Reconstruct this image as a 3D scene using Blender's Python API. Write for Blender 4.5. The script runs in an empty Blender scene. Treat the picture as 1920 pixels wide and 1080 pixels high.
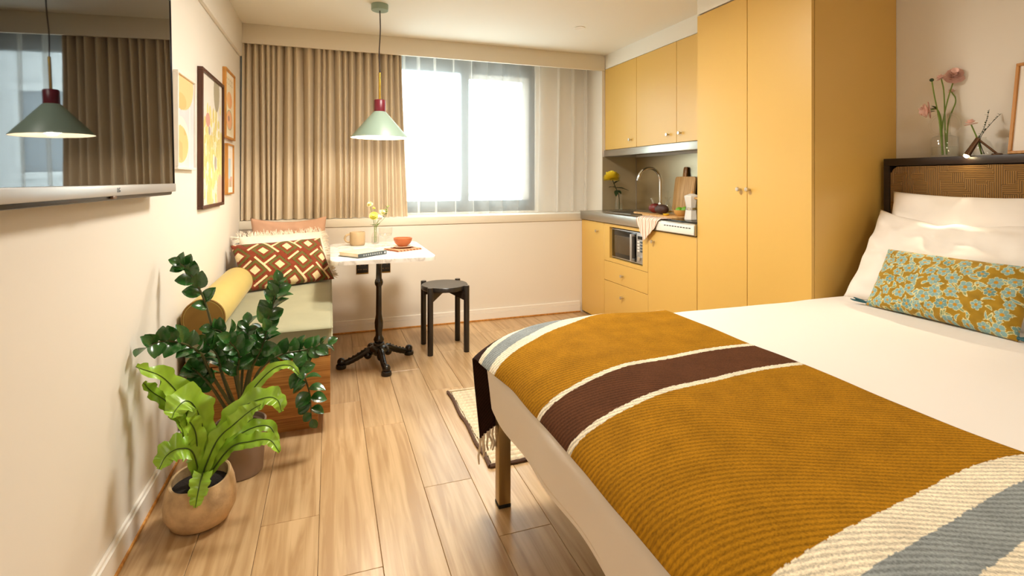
import bpy, bmesh, math, random
import numpy as np
from mathutils import Vector, Matrix, Euler

random.seed(7)
PI = math.pi
SC = bpy.context.scene
C = SC.collection

# ------------------------------------------------------------------ camera
YAW = math.radians(19.4)
FPX = 972.0
HOR = 337.0
CAM = (0.0, 0.0, 1.2)
cd = bpy.data.cameras.new('camera'); cam = bpy.data.objects.new('camera', cd); C.objects.link(cam)
cam.location = CAM
cam.rotation_euler = (PI / 2, 0, -YAW)
cd.sensor_width = 36.0
cd.lens = FPX / 1920 * 36.0
cd.shift_y = -(540 - HOR) / 1920
cd.clip_start = 0.02
SC.camera = cam

# ------------------------------------------------------------------ world and exposure
SC.view_settings.view_transform = 'Standard'
SC.view_settings.look = 'None'
SC.view_settings.gamma = 1
SC.view_settings.use_curve_mapping = False
SC.view_settings.exposure = 0.33
w = bpy.data.worlds.new('daylight'); SC.world = w; w.use_nodes = True
bg = w.node_tree.nodes['Background']
bg.inputs[0].default_value = (0.90, 0.95, 1.0, 1)
bg.inputs[1].default_value = 7.5
SC.cycles.max_bounces = 10
SC.cycles.diffuse_bounces = 5
SC.cycles.transparent_max_bounces = 24
SC.cycles.caustics_reflective = False
SC.cycles.caustics_refractive = False
SC.cycles.sample_clamp_indirect = 6.0

def lamp(name, kind, loc, energy, color, size=0.1, rot=(0, 0, 0), parent=None, **kw):
    d = bpy.data.lights.new(name, kind); d.energy = energy; d.color = color
    if kind == 'AREA': d.shape = kw.get('shape', 'DISK'); d.size = size; d.size_y = kw.get('size_y', size)
    elif kind == 'SPOT': d.shadow_soft_size = size; d.spot_size = kw.get('angle', 1.2); d.spot_blend = kw.get('blend', .5)
    else: d.shadow_soft_size = size
    o = bpy.data.objects.new(name, d); C.objects.link(o); o.location = loc; o.rotation_euler = rot
    if parent: o.parent = parent
    return o

# portal: guides sampling of the sky through the window, gives no light of its own
pt = lamp('window_portal', 'AREA', (1.13, 4.66, 1.6), 1, (1, 1, 1), 1.4, (-PI / 2, 0, 0), shape='RECTANGLE', size_y=1.4)
pt.data.cycles.is_portal = True

WARM = (1.0, 0.80, 0.56)

# ------------------------------------------------------------------ helpers
def lin(h):
    h = h.lstrip('#'); r = []
    for i in (0, 2, 4):
        c = int(h[i:i + 2], 16) / 255
        r.append(c / 12.92 if c <= .04045 else ((c + .055) / 1.055) ** 2.4)
    return tuple(r)

def at(u, v, Y):
    """world point seen at pixel (u, v) of the 1920x1080 frame on the plane y = Y"""
    k = (u - 960) / FPX; m = (HOR - v) / FPX
    dx = math.sin(YAW) + k * math.cos(YAW); dy = math.cos(YAW) - k * math.sin(YAW)
    t = Y / dy
    return Vector((dx * t, Y, CAM[2] + m * t))

def thing(name, label, cat, loc=(0, 0, 0), rz=0.0, group=None, rot=None):
    o = bpy.data.objects.new(name, None); C.objects.link(o)
    o.location = loc; o.rotation_euler = rot if rot else (0, 0, rz)
    o.empty_display_size = .05
    o['label'] = label; o['category'] = cat
    if group: o['group'] = group
    return o

def tag(o, label, cat, group=None):
    o['label'] = label; o['category'] = cat
    if group: o['group'] = group
    return o

def link(name, me, parent=None, loc=None, rot=None):
    o = bpy.data.objects.new(name, me); C.objects.link(o)
    if parent: o.parent = parent
    if loc is not None: o.location = loc
    if rot is not None: o.rotation_euler = rot
    return o

def fin(name, bm, mat, smooth=True, ang=40):
    me = bpy.data.meshes.new(name)
    bmesh.ops.recalc_face_normals(bm, faces=bm.faces[:])
    bm.to_mesh(me); bm.free()
    if mat: me.materials.append(mat)
    if smooth:
        me.polygons.foreach_set('use_smooth', [True] * len(me.polygons))
        me.set_sharp_from_angle(angle=math.radians(ang))
    return me

def part(name, bm, mat, parent, smooth=True, ang=40, label=None):
    o = link(name, fin(name, bm, mat, smooth, ang), parent)
    if label: o['label'] = label
    return o

def solo(name, bm, mat, label, cat, loc=(0, 0, 0), rot=(0, 0, 0), group=None, ang=40):
    return tag(link(name, fin(name, bm, mat, True, ang), None, loc, rot), label, cat, group)

def struct(name, bm, mat, label, smooth=False, parent=None):
    o = link(name, fin(name, bm, mat, smooth), parent)
    if parent is None:
        o['kind'] = 'structure'; o['label'] = label; o['category'] = name.split('_')[0]
    return o

def copy_tree(o, parent=None, loc=None, rot=None, **props):
    c = o.copy(); C.objects.link(c); c.parent = parent
    if loc is not None: c.location = loc
    if rot is not None: c.rotation_euler = rot
    for k, v in props.items(): c[k] = v
    for ch in o.children: copy_tree(ch, c)
    return c

def nb(): return bmesh.new()

def box(bm, x0, x1, y0, y1, z0, z1, bev=0.0, seg=2):
    if bm is None: bm = nb()
    vs = [bm.verts.new(p) for p in ((x0, y0, z0), (x1, y0, z0), (x1, y1, z0), (x0, y1, z0),
                                    (x0, y0, z1), (x1, y0, z1), (x1, y1, z1), (x0, y1, z1))]
    fs = [bm.faces.new([vs[i] for i in f]) for f in ((3, 2, 1, 0), (4, 5, 6, 7), (0, 1, 5, 4), (1, 2, 6, 5), (2, 3, 7, 6), (3, 0, 4, 7))]
    if bev > 0:
        es = list({e for f in fs for e in f.edges})
        bmesh.ops.bevel(bm, geom=es, offset=bev, segments=seg, profile=.5, affect='EDGES')
    return bm

def lathe(bm, prof, n=32, cx=0, cy=0, axis='z', cz=0, close=True, sq=None):
    """revolve (radius, height) pairs; radius 0 closes the end"""
    if bm is None: bm = nb()
    rings = []
    def put(r, a, h):
        x, y = r * math.cos(a), r * math.sin(a)
        if axis == 'z': p = (cx + x, cy + y, cz + h)
        elif axis == '-x': p = (cx - h, cy + x, cz + y)
        else: p = (cx + x, cy + h, cz + y)
        return bm.verts.new(p)
    for r, h in prof:
        rings.append([put(0, 0, h)] if r <= 1e-6 else [put(r, 2 * PI * i / n, h) for i in range(n)])
    for a, b in zip(rings, rings[1:]):
        if len(a) == 1 and len(b) == 1: continue
        for i in range(n):
            j = (i + 1) % n
            if len(a) == 1: bm.faces.new((a[0], b[i], b[j]))
            elif len(b) == 1: bm.faces.new((a[i], a[j], b[0]))
            else: bm.faces.new((a[i], a[j], b[j], b[i]))
    if close:
        for ring in (rings[0], rings[-1]):
            if len(ring) > 2: bm.faces.new(ring)
    return bm

def spline(pts, n):
    """Catmull-Rom through the points"""
    P = [Vector(p) for p in pts]
    if len(P) == 2: return [P[0].lerp(P[1], i / n) for i in range(n + 1)]
    P = [P[0] * 2 - P[1]] + P + [P[-1] * 2 - P[-2]]
    out = []; m = len(P) - 3
    for i in range(n + 1):
        t = i / n * m; k = min(int(t), m - 1); t -= k
        a, b, c, d = P[k:k + 4]
        out.append(.5 * ((2 * b) + (c - a) * t + (2 * a - 5 * b + 4 * c - d) * t * t + (3 * b - a - 3 * c + d) * t ** 3))
    return out

def tube(bm, pts, rad, n=8, cap=True):
    if bm is None: bm = nb()
    pts = [Vector(p) for p in pts]; m = len(pts)
    rs = rad if isinstance(rad, (list, tuple)) else [rad] * m
    if len(rs) != m: rs = [rs[0] + (rs[-1] - rs[0]) * i / (m - 1) for i in range(m)]
    t0 = (pts[1] - pts[0]).normalized()
    u = t0.orthogonal().normalized(); rings = []
    for i, p in enumerate(pts):
        t = (pts[min(i + 1, m - 1)] - pts[max(i - 1, 0)]).normalized()
        u = (u - t * u.dot(t)).normalized(); v = t.cross(u)
        rings.append([bm.verts.new(p + (u * math.cos(2 * PI * k / n) + v * math.sin(2 * PI * k / n)) * rs[i]) for k in range(n)])
    for a, b in zip(rings, rings[1:]):
        for k in range(n):
            bm.faces.new((a[k], a[(k + 1) % n], b[(k + 1) % n], b[k]))
    if cap: bm.faces.new(rings[0][::-1]); bm.faces.new(rings[-1])
    return bm

def ball(bm, c, r, sx=1, sy=1, sz=1, n=14):
    if bm is None: bm = nb()
    g = bmesh.ops.create_uvsphere(bm, u_segments=n, v_segments=max(6, n * 2 // 3), radius=r)
    for v in g['verts']: v.co = Vector((v.co.x * sx + c[0], v.co.y * sy + c[1], v.co.z * sz + c[2]))
    return bm

def prism(bm, outline, z0, z1, bev=0):
    if bm is None: bm = nb()
    b = [bm.verts.new((x, y, z0)) for x, y in outline]; t = [bm.verts.new((x, y, z1)) for x, y in outline]
    n = len(b); bm.faces.new(b[::-1]); top = bm.faces.new(t)
    for i in range(n): bm.faces.new((b[i], b[(i + 1) % n], t[(i + 1) % n], t[i]))
    if bev: bmesh.ops.bevel(bm, geom=list(top.edges), offset=bev, segments=2, profile=.5, affect='EDGES')
    return bm

def rrect(x0, x1, y0, y1, r, n=6):
    o = []
    for cx, cy, a in ((x1 - r, y1 - r, 0), (x0 + r, y1 - r, 90), (x0 + r, y0 + r, 180), (x1 - r, y0 + r, 270)):
        for i in range(n + 1):
            t = math.radians(a + 90 * i / n); o.append((cx + r * math.cos(t), cy + r * math.sin(t)))
    return o

def grid_mesh(name, P, mat, cols=None, uv=None, smooth=True, flip=False):
    """P: (n, m, 3) array of points"""
    n, m = P.shape[:2]
    idx = np.arange(n * m).reshape(n, m)
    f = np.stack([idx[:-1, :-1], idx[1:, :-1], idx[1:, 1:], idx[:-1, 1:]], -1).reshape(-1, 4)
    if flip: f = f[:, ::-1]
    me = bpy.data.meshes.new(name)
    me.from_pydata(P.reshape(-1, 3).tolist(), [], f.tolist())
    if mat: me.materials.append(mat)
    if cols is not None: set_cols(me, cols.reshape(-1, 3))
    if uv is not None:
        l = me.uv_layers.new(name='UVMap'); li = np.zeros(len(me.loops), dtype=np.int32)
        me.loops.foreach_get('vertex_index', li)
        l.data.foreach_set('uv', uv.reshape(-1, 2)[li].ravel().astype(np.float32))
    if smooth: me.polygons.foreach_set('use_smooth', [True] * len(me.polygons))
    me.update()
    return me

def set_cols(me, cols):
    a = me.color_attributes.new('Col', 'FLOAT_COLOR', 'POINT')
    a.data.foreach_set('color', np.concatenate([cols, np.ones((len(cols), 1))], 1).astype(np.float32).ravel())

def vnoise(x, y, s=0):
    """smooth value noise, vectorised"""
    x = np.asarray(x, float); y = np.asarray(y, float)
    xi = np.floor(x).astype(int); yi = np.floor(y).astype(int); fx = x - xi; fy = y - yi
    h = lambda a, b: (np.sin(a * 127.1 + b * 311.7 + s * 74.7) * 43758.5453) % 1.0
    fx = fx * fx * (3 - 2 * fx); fy = fy * fy * (3 - 2 * fy)
    return (h(xi, yi) * (1 - fx) + h(xi + 1, yi) * fx) * (1 - fy) + (h(xi, yi + 1) * (1 - fx) + h(xi + 1, yi + 1) * fx) * fy

def text_mesh(s, size, mat, depth=.0004):
    cu = bpy.data.curves.new('t', 'FONT'); cu.body = s; cu.size = size; cu.extrude = depth
    cu.align_x = 'CENTER'; cu.align_y = 'CENTER'; cu.resolution_u = 2
    o = bpy.data.objects.new('t', cu); C.objects.link(o)
    me = bpy.data.meshes.new_from_object(o.evaluated_get(bpy.context.evaluated_depsgraph_get()))
    bpy.data.objects.remove(o); bpy.data.curves.remove(cu)
    me.materials.clear(); me.materials.append(mat)
    return me

# ------------------------------------------------------------------ materials
def mat(name, col, rough=.5, metal=0.0, spec=.5, var=None, bump=None, coat=0.0, sheen=0.0, trans=0.0, emit=None, sss=0.0, aniso=None):
    """var = (noise scale, amount) lightness wear; bump = (noise scale, strength) or (sx, sy, sz, strength)"""
    m = bpy.data.materials.new(name); m.use_nodes = True
    nt = m.node_tree; b = nt.nodes['Principled BSDF']
    c = lin(col) if isinstance(col, str) else col
    b.inputs['Base Color'].default_value = (*c, 1)
    b.inputs['Roughness'].default_value = rough; b.inputs['Metallic'].default_value = metal
    b.inputs['Specular IOR Level'].default_value = spec
    b.inputs['Coat Weight'].default_value = coat; b.inputs['Coat Roughness'].default_value = .1
    b.inputs['Sheen Weight'].default_value = sheen
    b.inputs['Transmission Weight'].default_value = trans
    if sss: b.inputs['Subsurface Weight'].default_value = sss; b.inputs['Subsurface Radius'].default_value = (.02, .012, .006)
    if emit: b.inputs['Emission Color'].default_value = (*emit[0], 1); b.inputs['Emission Strength'].default_value = emit[1]
    tc = nt.nodes.new('ShaderNodeTexCoord')
    if var:
        n = nt.nodes.new('ShaderNodeTexNoise'); n.inputs['Scale'].default_value = var[0]; n.inputs['Detail'].default_value = 4
        nt.links.new(tc.outputs['Object'], n.inputs['Vector'])
        h = nt.nodes.new('ShaderNodeHueSaturation'); h.inputs['Color'].default_value = (*c, 1)
        mr = nt.nodes.new('ShaderNodeMapRange'); mr.inputs[1].default_value = .3; mr.inputs[2].default_value = .7
        mr.inputs[3].default_value = 1 - var[1]; mr.inputs[4].default_value = 1 + var[1]
        nt.links.new(n.outputs['Fac'], mr.inputs[0]); nt.links.new(mr.outputs[0], h.inputs['Value'])
        nt.links.new(h.outputs[0], b.inputs['Base Color'])
    if bump:
        n = nt.nodes.new('ShaderNodeTexNoise'); n.inputs['Detail'].default_value = 3
        bn = nt.nodes.new('ShaderNodeBump'); bn.inputs['Distance'].default_value = .004
        if len(bump) == 4:
            mp = nt.nodes.new('ShaderNodeMapping'); mp.inputs['Scale'].default_value = bump[:3]
            nt.links.new(tc.outputs['Object'], mp.inputs[0]); nt.links.new(mp.outputs[0], n.inputs['Vector'])
            n.inputs['Scale'].default_value = 1; bn.inputs['Strength'].default_value = bump[3]
        else:
            nt.links.new(tc.outputs['Object'], n.inputs['Vector'])
            n.inputs['Scale'].default_value = bump[0]; bn.inputs['Strength'].default_value = bump[1]
        nt.links.new(n.outputs['Fac'], bn.inputs['Height']); nt.links.new(bn.outputs[0], b.inputs['Normal'])
    return m

def wood(name, c1, c2, scale=(30, 2, 30), rough=.45, rand=0.0, coat=0.0, detail=5, bump=.12, bright=1.0):
    """grain: noise stretched along one axis; each object shifts the pattern and tint"""
    m = mat(name, c1, rough, coat=coat); nt = m.node_tree; b = nt.nodes['Principled BSDF']
    N = nt.nodes.new; L = nt.links.new
    tc = N('ShaderNodeTexCoord'); oi = N('ShaderNodeObjectInfo')
    off = N('ShaderNodeVectorMath'); off.operation = 'MULTIPLY_ADD'; off.inputs[1].default_value = (37, 53, 19)
    cmb = N('ShaderNodeCombineXYZ')
    for i in range(3): L(oi.outputs['Random'], cmb.inputs[i])
    L(cmb.outputs[0], off.inputs[0]); L(tc.outputs['Object'], off.inputs[2])
    mp = N('ShaderNodeMapping'); mp.inputs['Scale'].default_value = scale; L(off.outputs[0], mp.inputs[0])
    n1 = N('ShaderNodeTexNoise'); n1.inputs['Scale'].default_value = 1; n1.inputs['Detail'].default_value = detail
    n1.inputs['Distortion'].default_value = 1.2; L(mp.outputs[0], n1.inputs['Vector'])
    mp2 = N('ShaderNodeMapping'); mp2.inputs['Scale'].default_value = tuple(s * .22 for s in scale); L(off.outputs[0], mp2.inputs[0])
    wv = N('ShaderNodeTexNoise'); wv.inputs['Scale'].default_value = 1; wv.inputs['Detail'].default_value = 2; L(mp2.outputs[0], wv.inputs['Vector'])
    sn = N('ShaderNodeMath'); sn.operation = 'MULTIPLY'; sn.inputs[1].default_value = 34; L(wv.outputs['Fac'], sn.inputs[0])
    si = N('ShaderNodeMath'); si.operation = 'SINE'; L(sn.outputs[0], si.inputs[0])
    ma = N('ShaderNodeMath'); ma.operation = 'MULTIPLY_ADD'; ma.inputs[1].default_value = .10; L(si.outputs[0], ma.inputs[0]); L(n1.outputs['Fac'], ma.inputs[2])
    cr = N('ShaderNodeValToRGB'); cr.color_ramp.elements[0].position = .32; cr.color_ramp.elements[1].position = .68
    cr.color_ramp.elements[0].color = (*lin(c2), 1); cr.color_ramp.elements[1].color = (*lin(c1), 1); L(ma.outputs[0], cr.inputs[0])
    out = cr.outputs[0]
    if rand:
        h = N('ShaderNodeHueSaturation'); mr = N('ShaderNodeMapRange'); mr.inputs[3].default_value = 1 - rand; mr.inputs[4].default_value = 1 + rand
        L(oi.outputs['Random'], mr.inputs[0]); L(mr.outputs[0], h.inputs['Value']); L(out, h.inputs['Color']); out = h.outputs[0]
    L(out, b.inputs['Base Color'])
    bn = N('ShaderNodeBump'); bn.inputs['Strength'].default_value = bump; bn.inputs['Distance'].default_value = .002
    L(ma.outputs[0], bn.inputs['Height']); L(bn.outputs[0], b.inputs['Normal'])
    return m

def glass(name, tint='#f4faf7', op=.06):
    """thin clear glass: transparent with Fresnel reflection"""
    m = bpy.data.materials.new(name); m.use_nodes = True; nt = m.node_tree
    for n in list(nt.nodes): nt.nodes.remove(n)
    N = nt.nodes.new; L = nt.links.new
    o = N('ShaderNodeOutputMaterial'); mx = N('ShaderNodeMixShader'); t = N('ShaderNodeBsdfTransparent'); g = N('ShaderNodeBsdfGlossy')
    t.inputs[0].default_value = (*lin(tint), 1); g.inputs['Roughness'].default_value = .02
    lw = N('ShaderNodeLayerWeight'); lw.inputs[0].default_value = .5
    pw = N('ShaderNodeMath'); pw.operation = 'POWER'; pw.inputs[1].default_value = 4.0; L(lw.outputs['Facing'], pw.inputs[0])
    f = N('ShaderNodeMath'); f.operation = 'MULTIPLY_ADD'; f.inputs[1].default_value = .55; f.inputs[2].default_value = .03; L(pw.outputs[0], f.inputs[0])
    L(f.outputs[0], mx.inputs[0]); L(t.outputs[0], mx.inputs[1]); L(g.outputs[0], mx.inputs[2])
    L(mx.outputs[0], o.inputs[0])
    return m

def attr_mat(name, rough=.8, bump=None, sheen=0.0, spec=.3):
    m = mat(name, '#ffffff', rough, bump=bump, sheen=sheen, spec=spec)
    nt = m.node_tree; a = nt.nodes.new('ShaderNodeVertexColor'); a.layer_name = 'Col'
    nt.links.new(a.outputs[0], nt.nodes['Principled BSDF'].inputs['Base Color'])
    return m

def sheer_mat(name, col, op):
    m = bpy.data.materials.new(name); m.use_nodes = True; nt = m.node_tree
    for n in list(nt.nodes): nt.nodes.remove(n)
    N = nt.nodes.new; L = nt.links.new
    o = N('ShaderNodeOutputMaterial'); mx = N('ShaderNodeMixShader'); t = N('ShaderNodeBsdfTransparent')
    d = N('ShaderNodeBsdfDiffuse'); tr = N('ShaderNodeBsdfTranslucent'); m2 = N('ShaderNodeMixShader'); m2.inputs[0].default_value = .45
    for s in (d, tr): s.inputs['Color'].default_value = (*lin(col), 1)
    L(d.outputs[0], m2.inputs[1]); L(tr.outputs[0], m2.inputs[2])
    mx.inputs[0].default_value = op; L(t.outputs[0], mx.inputs[1]); L(m2.outputs[0], mx.inputs[2]); L(mx.outputs[0], o.inputs[0])
    return m

M = {}
M['wall'] = mat('wall_paint', '#e8e1d6', .75, bump=(220, .03))
M['ceil'] = mat('ceiling_paint', '#ece7db', .8)
M['white'] = mat('white_gloss_trim', '#f1ece4', .35)
M['cream'] = mat('cream_board', '#e3dac9', .6)
M['yellow'] = mat('yellow_lacquer', '#dab05a', .38, spec=.7)
M['gap'] = mat('cabinet_carcass', '#6b4a16', .7)
M['steel'] = mat('brushed_steel', '#b9b4aa', .3, metal=1, bump=(3, 3, 260, .05))
M['splash'] = mat('steel_splashback', '#b8ac92', .32, metal=1, bump=(3, 3, 200, .05))
M['sidesteel'] = mat('satin_steel_side', '#d2c3a2', .5, metal=.7, bump=(200, 3, 3, .05))
M['chrome'] = mat('polished_chrome', '#d6d4d0', .12, metal=1)
M['nickel'] = mat('satin_nickel_knob', '#cfc6b8', .28, metal=1)
M['black'] = mat('black_plastic', '#15130f', .35)
M['blackglass'] = mat('black_glass', '#0a0908', .06, spec=.6)
M['screen'] = mat('television_screen', '#050507', .02, spec=.55)
M['silver'] = mat('silver_plastic', '#b8b6b4', .35, metal=.5)
M['oak'] = wood('oak_floor', '#caaa80', '#ae8b61', (38, 2.0, 38), .30, rand=.09, bump=.05)
M['oakframe'] = wood('oak_frame', '#cf9347', '#b1752c', (60, 60, 4), .5, bump=.05)
M['walnut'] = wood('walnut_frame', '#5c3420', '#3d2013', (60, 60, 4), .45, bump=.05)
M['teak'] = wood('honey_oak_veneer', '#bd8440', '#996227', (4, 60, 150), .38, bump=.05)
M['board'] = wood('maple_board', '#dcae72', '#c08e50', (60, 60, 5), .5, bump=.05)
M['darkwood'] = wood('wenge', '#2d1d17', '#1c110d', (4, 4, 50), .42, bump=.05)
M['ebony'] = wood('black_stained_wood', '#2b2521', '#1d1815', (40, 40, 4), .28, bump=.06)
M['iron'] = mat('black_cast_iron', '#17120f', .22, spec=.6, bump=(60, .05))
M['linen'] = mat('sage_linen', '#9d9a7c', .85, var=(6, .06), bump=(500, .25), sheen=.2)
M['velvet'] = mat('mustard_velvet', '#c2ab5c', .7, sheen=.12, var=(5, .06))
M['velvetdark'] = mat('mustard_velvet_end', '#8e6a26', .75, sheen=.1)
M['duvet'] = mat('white_cotton', '#f0e9e2', .82, bump=(7, .12), sheen=.1)
M['pillow'] = mat('white_pillow_cotton', '#f3ece4', .82, bump=(14, .1), sheen=.1)
M['pink'] = mat('blush_velvet', '#c79c80', .75, sheen=.1, bump=(12, .15))
M['fringe'] = mat('cream_wool', '#f0e4d2', .9, sheen=.3)
M['curtain'] = mat('taupe_curtain', '#d4c3a8', .85, bump=(300, .08), sheen=.15)
M['sheer'] = sheer_mat('sheer_voile', '#f6f4f0', .36)
M['frame_grey'] = mat('window_frame_slate', '#46525c', .45)
M['frame_white'] = mat('window_frame_white', '#dfe3e5', .45)
M['pane'] = glass('window_glass')
M['glass'] = glass('clear_glass', '#fdfdfc')
M['glassamber'] = glass('smoked_glass', '#c9b199')
M['water'] = glass('water', '#fcfdfb')
M['sage'] = mat('sage_enamel', '#8fa394', .4)
M['maroon'] = mat('maroon_enamel', '#6e1a2a', .35)
M['brass'] = mat('brass', '#c9a444', .25, metal=1)
M['cord'] = mat('dark_cord', '#2a1a15', .7)
M['shadein'] = mat('shade_inside', '#fff4df', .6)
M['bulb'] = mat('glowing_bulb', '#fff0d0', .4, emit=((1, .82, .55), 12))
M['diffuser'] = mat('fill_lamp_diffuser', '#fff4e2', .5, emit=((1, .86, .66), 6))
M['terracotta'] = mat('weathered_terracotta', '#bfa078', .9, var=(16, .3), bump=(45, .5))
M['taupe'] = mat('taupe_ceramic', '#8d7767', .7, var=(12, .06))
M['soil'] = mat('dark_soil', '#1d130d', .95, bump=(120, 1.0))
M['zz'] = mat('glossy_dark_leaf', '#2a5722', .22, spec=.6, coat=.25, var=(14, .25))
M['zzstem'] = mat('dark_stem', '#4a4a24', .5)
M['fern'] = mat('bright_fern', '#8fb634', .32, var=(14, .22), sss=.0)
M['fernrib'] = mat('fern_midrib', '#3c5215', .5)
M['stemgreen'] = mat('green_stem', '#6f8a35', .5)
M['leafdark'] = mat('dark_flower_leaf', '#2c3d1d', .5)
M['petalyellow'] = mat('yellow_petal', '#f7df3c', .6)
M['petalpink'] = mat('pink_petal', '#fcd9cd', .6)
M['petalcream'] = mat('cream_petal', '#f4ecb4', .6)
M['petalwhite'] = mat('white_petal', '#f5ece2', .6)
M['petallime'] = mat('lime_petal', '#e3df6c', .6)
M['stoneware'] = mat('beige_stoneware', '#a9906c', .6, var=(20, .06))
M['clay'] = mat('terracotta_bowl', '#b8683a', .5, var=(14, .1))
M['plate'] = mat('speckled_plate', '#dccab0', .5)
M['paper'] = mat('book_pages', '#efe2c8', .8, bump=(2, 2, 900, .3))
M['bookcover'] = mat('tan_book_cover', '#e4c49a', .6)
M['bookspine'] = mat('slate_book_spine', '#4c5457', .6)
M['spinetext'] = mat('pale_spine_lettering', '#9aa0a0', .6)
M['jute'] = mat('bleached_jute', '#e0cfb1', .95, var=(60, .18), bump=(260, .6))
M['juteedge'] = mat('brown_jute_binding', '#5d4436', .95, bump=(200, .6))
M['reddark'] = mat('red_mango_skin', '#6d1d1a', .4, var=(20, .25))
M['avocado'] = mat('dark_avocado_skin', '#3f2318', .55, bump=(150, .6))
M['lime'] = mat('lime_skin', '#6da626', .4)
M['lemon'] = mat('lemon_peel', '#e8bf2a', .5)
M['moka'] = mat('white_enamel', '#eeeae3', .3)
M['wicker'] = mat('pale_wood_bowl', '#d3a45c', .55)
M['legmetal'] = mat('bronzed_metal', '#a58d63', .38, metal=.85)
M['rubber'] = mat('black_rubber', '#17130f', .8)
M['tassel'] = mat('teal_tassel', '#2f5a61', .85)
M['nap'] = mat('rust_striped_napkin', '#c88b62', .85)
M['facade'] = mat('pale_stone_facade', '#d9dde0', .8)
M['facadewin'] = mat('facade_window_glass', '#7f8c99', .2)
M['spotlens'] = mat('reading_lamp_lens', '#fff2d8', .4, emit=((1, .78, .42), 60))
M['bronze'] = mat('bronze_lamp_metal', '#6a4f3a', .35, metal=.8)
M['art'] = attr_mat('printed_paper', .65)
M['printcloth'] = attr_mat('printed_cotton', .85, bump=(400, .15), sheen=.1)

# marble
def marble():
    m = mat('white_marble', '#efe9e2', .22); nt = m.node_tree; N = nt.nodes.new; L = nt.links.new
    tc = N('ShaderNodeTexCoord'); n = N('ShaderNodeTexNoise'); n.inputs['Scale'].default_value = 5; n.inputs['Detail'].default_value = 7; n.inputs['Distortion'].default_value = 1.6
    L(tc.outputs['Object'], n.inputs['Vector'])
    cr = N('ShaderNodeValToRGB'); e = cr.color_ramp.elements
    e[0].position = .40; e[0].color = (*lin('#f1ece6'), 1); e[1].position = .62; e[1].color = (*lin('#f1ece6'), 1)
    k = e.new(.5); k.color = (*lin('#cfc7bd'), 1); k = e.new(.465); k.color = (*lin('#e9e3db'), 1)
    L(n.outputs['Fac'], cr.inputs[0]); L(cr.outputs[0], nt.nodes['Principled BSDF'].inputs['Base Color'])
    return m
M['marble'] = marble()

# wool throw: stripe colour from the weave plan, diagonal twill lines in the cloth's own coordinates
def wool():
    m = attr_mat('wool_throw', .95, spec=.1); nt = m.node_tree; N = nt.nodes.new; L = nt.links.new
    b = nt.nodes['Principled BSDF']
    a = [n for n in nt.nodes if n.type == 'VERTEX_COLOR'][0]
    uv = N('ShaderNodeTexCoord')
    mp = N('ShaderNodeMapping'); mp.inputs['Rotation'].default_value = (0, 0, math.radians(24)); L(uv.outputs['UV'], mp.inputs[0])
    nz = N('ShaderNodeTexNoise'); nz.inputs['Scale'].default_value = 260; nz.inputs['Detail'].default_value = 3; L(uv.outputs['UV'], nz.inputs['Vector'])
    big = N('ShaderNodeTexNoise'); big.inputs['Scale'].default_value = 14; big.inputs['Detail'].default_value = 3; L(uv.outputs['UV'], big.inputs['Vector'])
    wv = N('ShaderNodeTexWave'); wv.wave_type = 'BANDS'; wv.bands_direction = 'Y'; wv.inputs['Scale'].default_value = 27; wv.inputs['Distortion'].default_value = 2.2
    wv.inputs['Detail'].default_value = 2; wv.inputs['Detail Scale'].default_value = 6; L(mp.outputs[0], wv.inputs['Vector'])
    s1 = N('ShaderNodeMath'); s1.operation = 'MULTIPLY_ADD'; s1.inputs[1].default_value = .42; L(wv.outputs['Fac'], s1.inputs[0]); 
    s2 = N('ShaderNodeMath'); s2.operation = 'MULTIPLY'; s2.inputs[1].default_value = 1.0; L(nz.outputs['Fac'], s2.inputs[0]); L(s2.outputs[0], s1.inputs[2])
    mr = N('ShaderNodeMapRange'); mr.inputs[1].default_value = .2; mr.inputs[2].default_value = 1.0; mr.inputs[3].default_value = .45; mr.inputs[4].default_value = 1.25; L(s1.outputs[0], mr.inputs[0])
    bg_ = N('ShaderNodeMapRange'); bg_.inputs[1].default_value = .3; bg_.inputs[2].default_value = .7; bg_.inputs[3].default_value = .88; bg_.inputs[4].default_value = 1.12; L(big.outputs['Fac'], bg_.inputs[0])
    mu = N('ShaderNodeMath'); mu.operation = 'MULTIPLY'; L(mr.outputs[0], mu.inputs[0]); L(bg_.outputs[0], mu.inputs[1])
    h = N('ShaderNodeHueSaturation'); L(a.outputs[0], h.inputs['Color']); L(mu.outputs[0], h.inputs['Value'])
    L(h.outputs[0], b.inputs['Base Color'])
    bn = N('ShaderNodeBump'); bn.inputs['Strength'].default_value = .25; bn.inputs['Distance'].default_value = .003
    L(s1.outputs[0], bn.inputs['Height']); L(bn.outputs[0], b.inputs['Normal'])
    return m
M['wool'] = wool()

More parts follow.
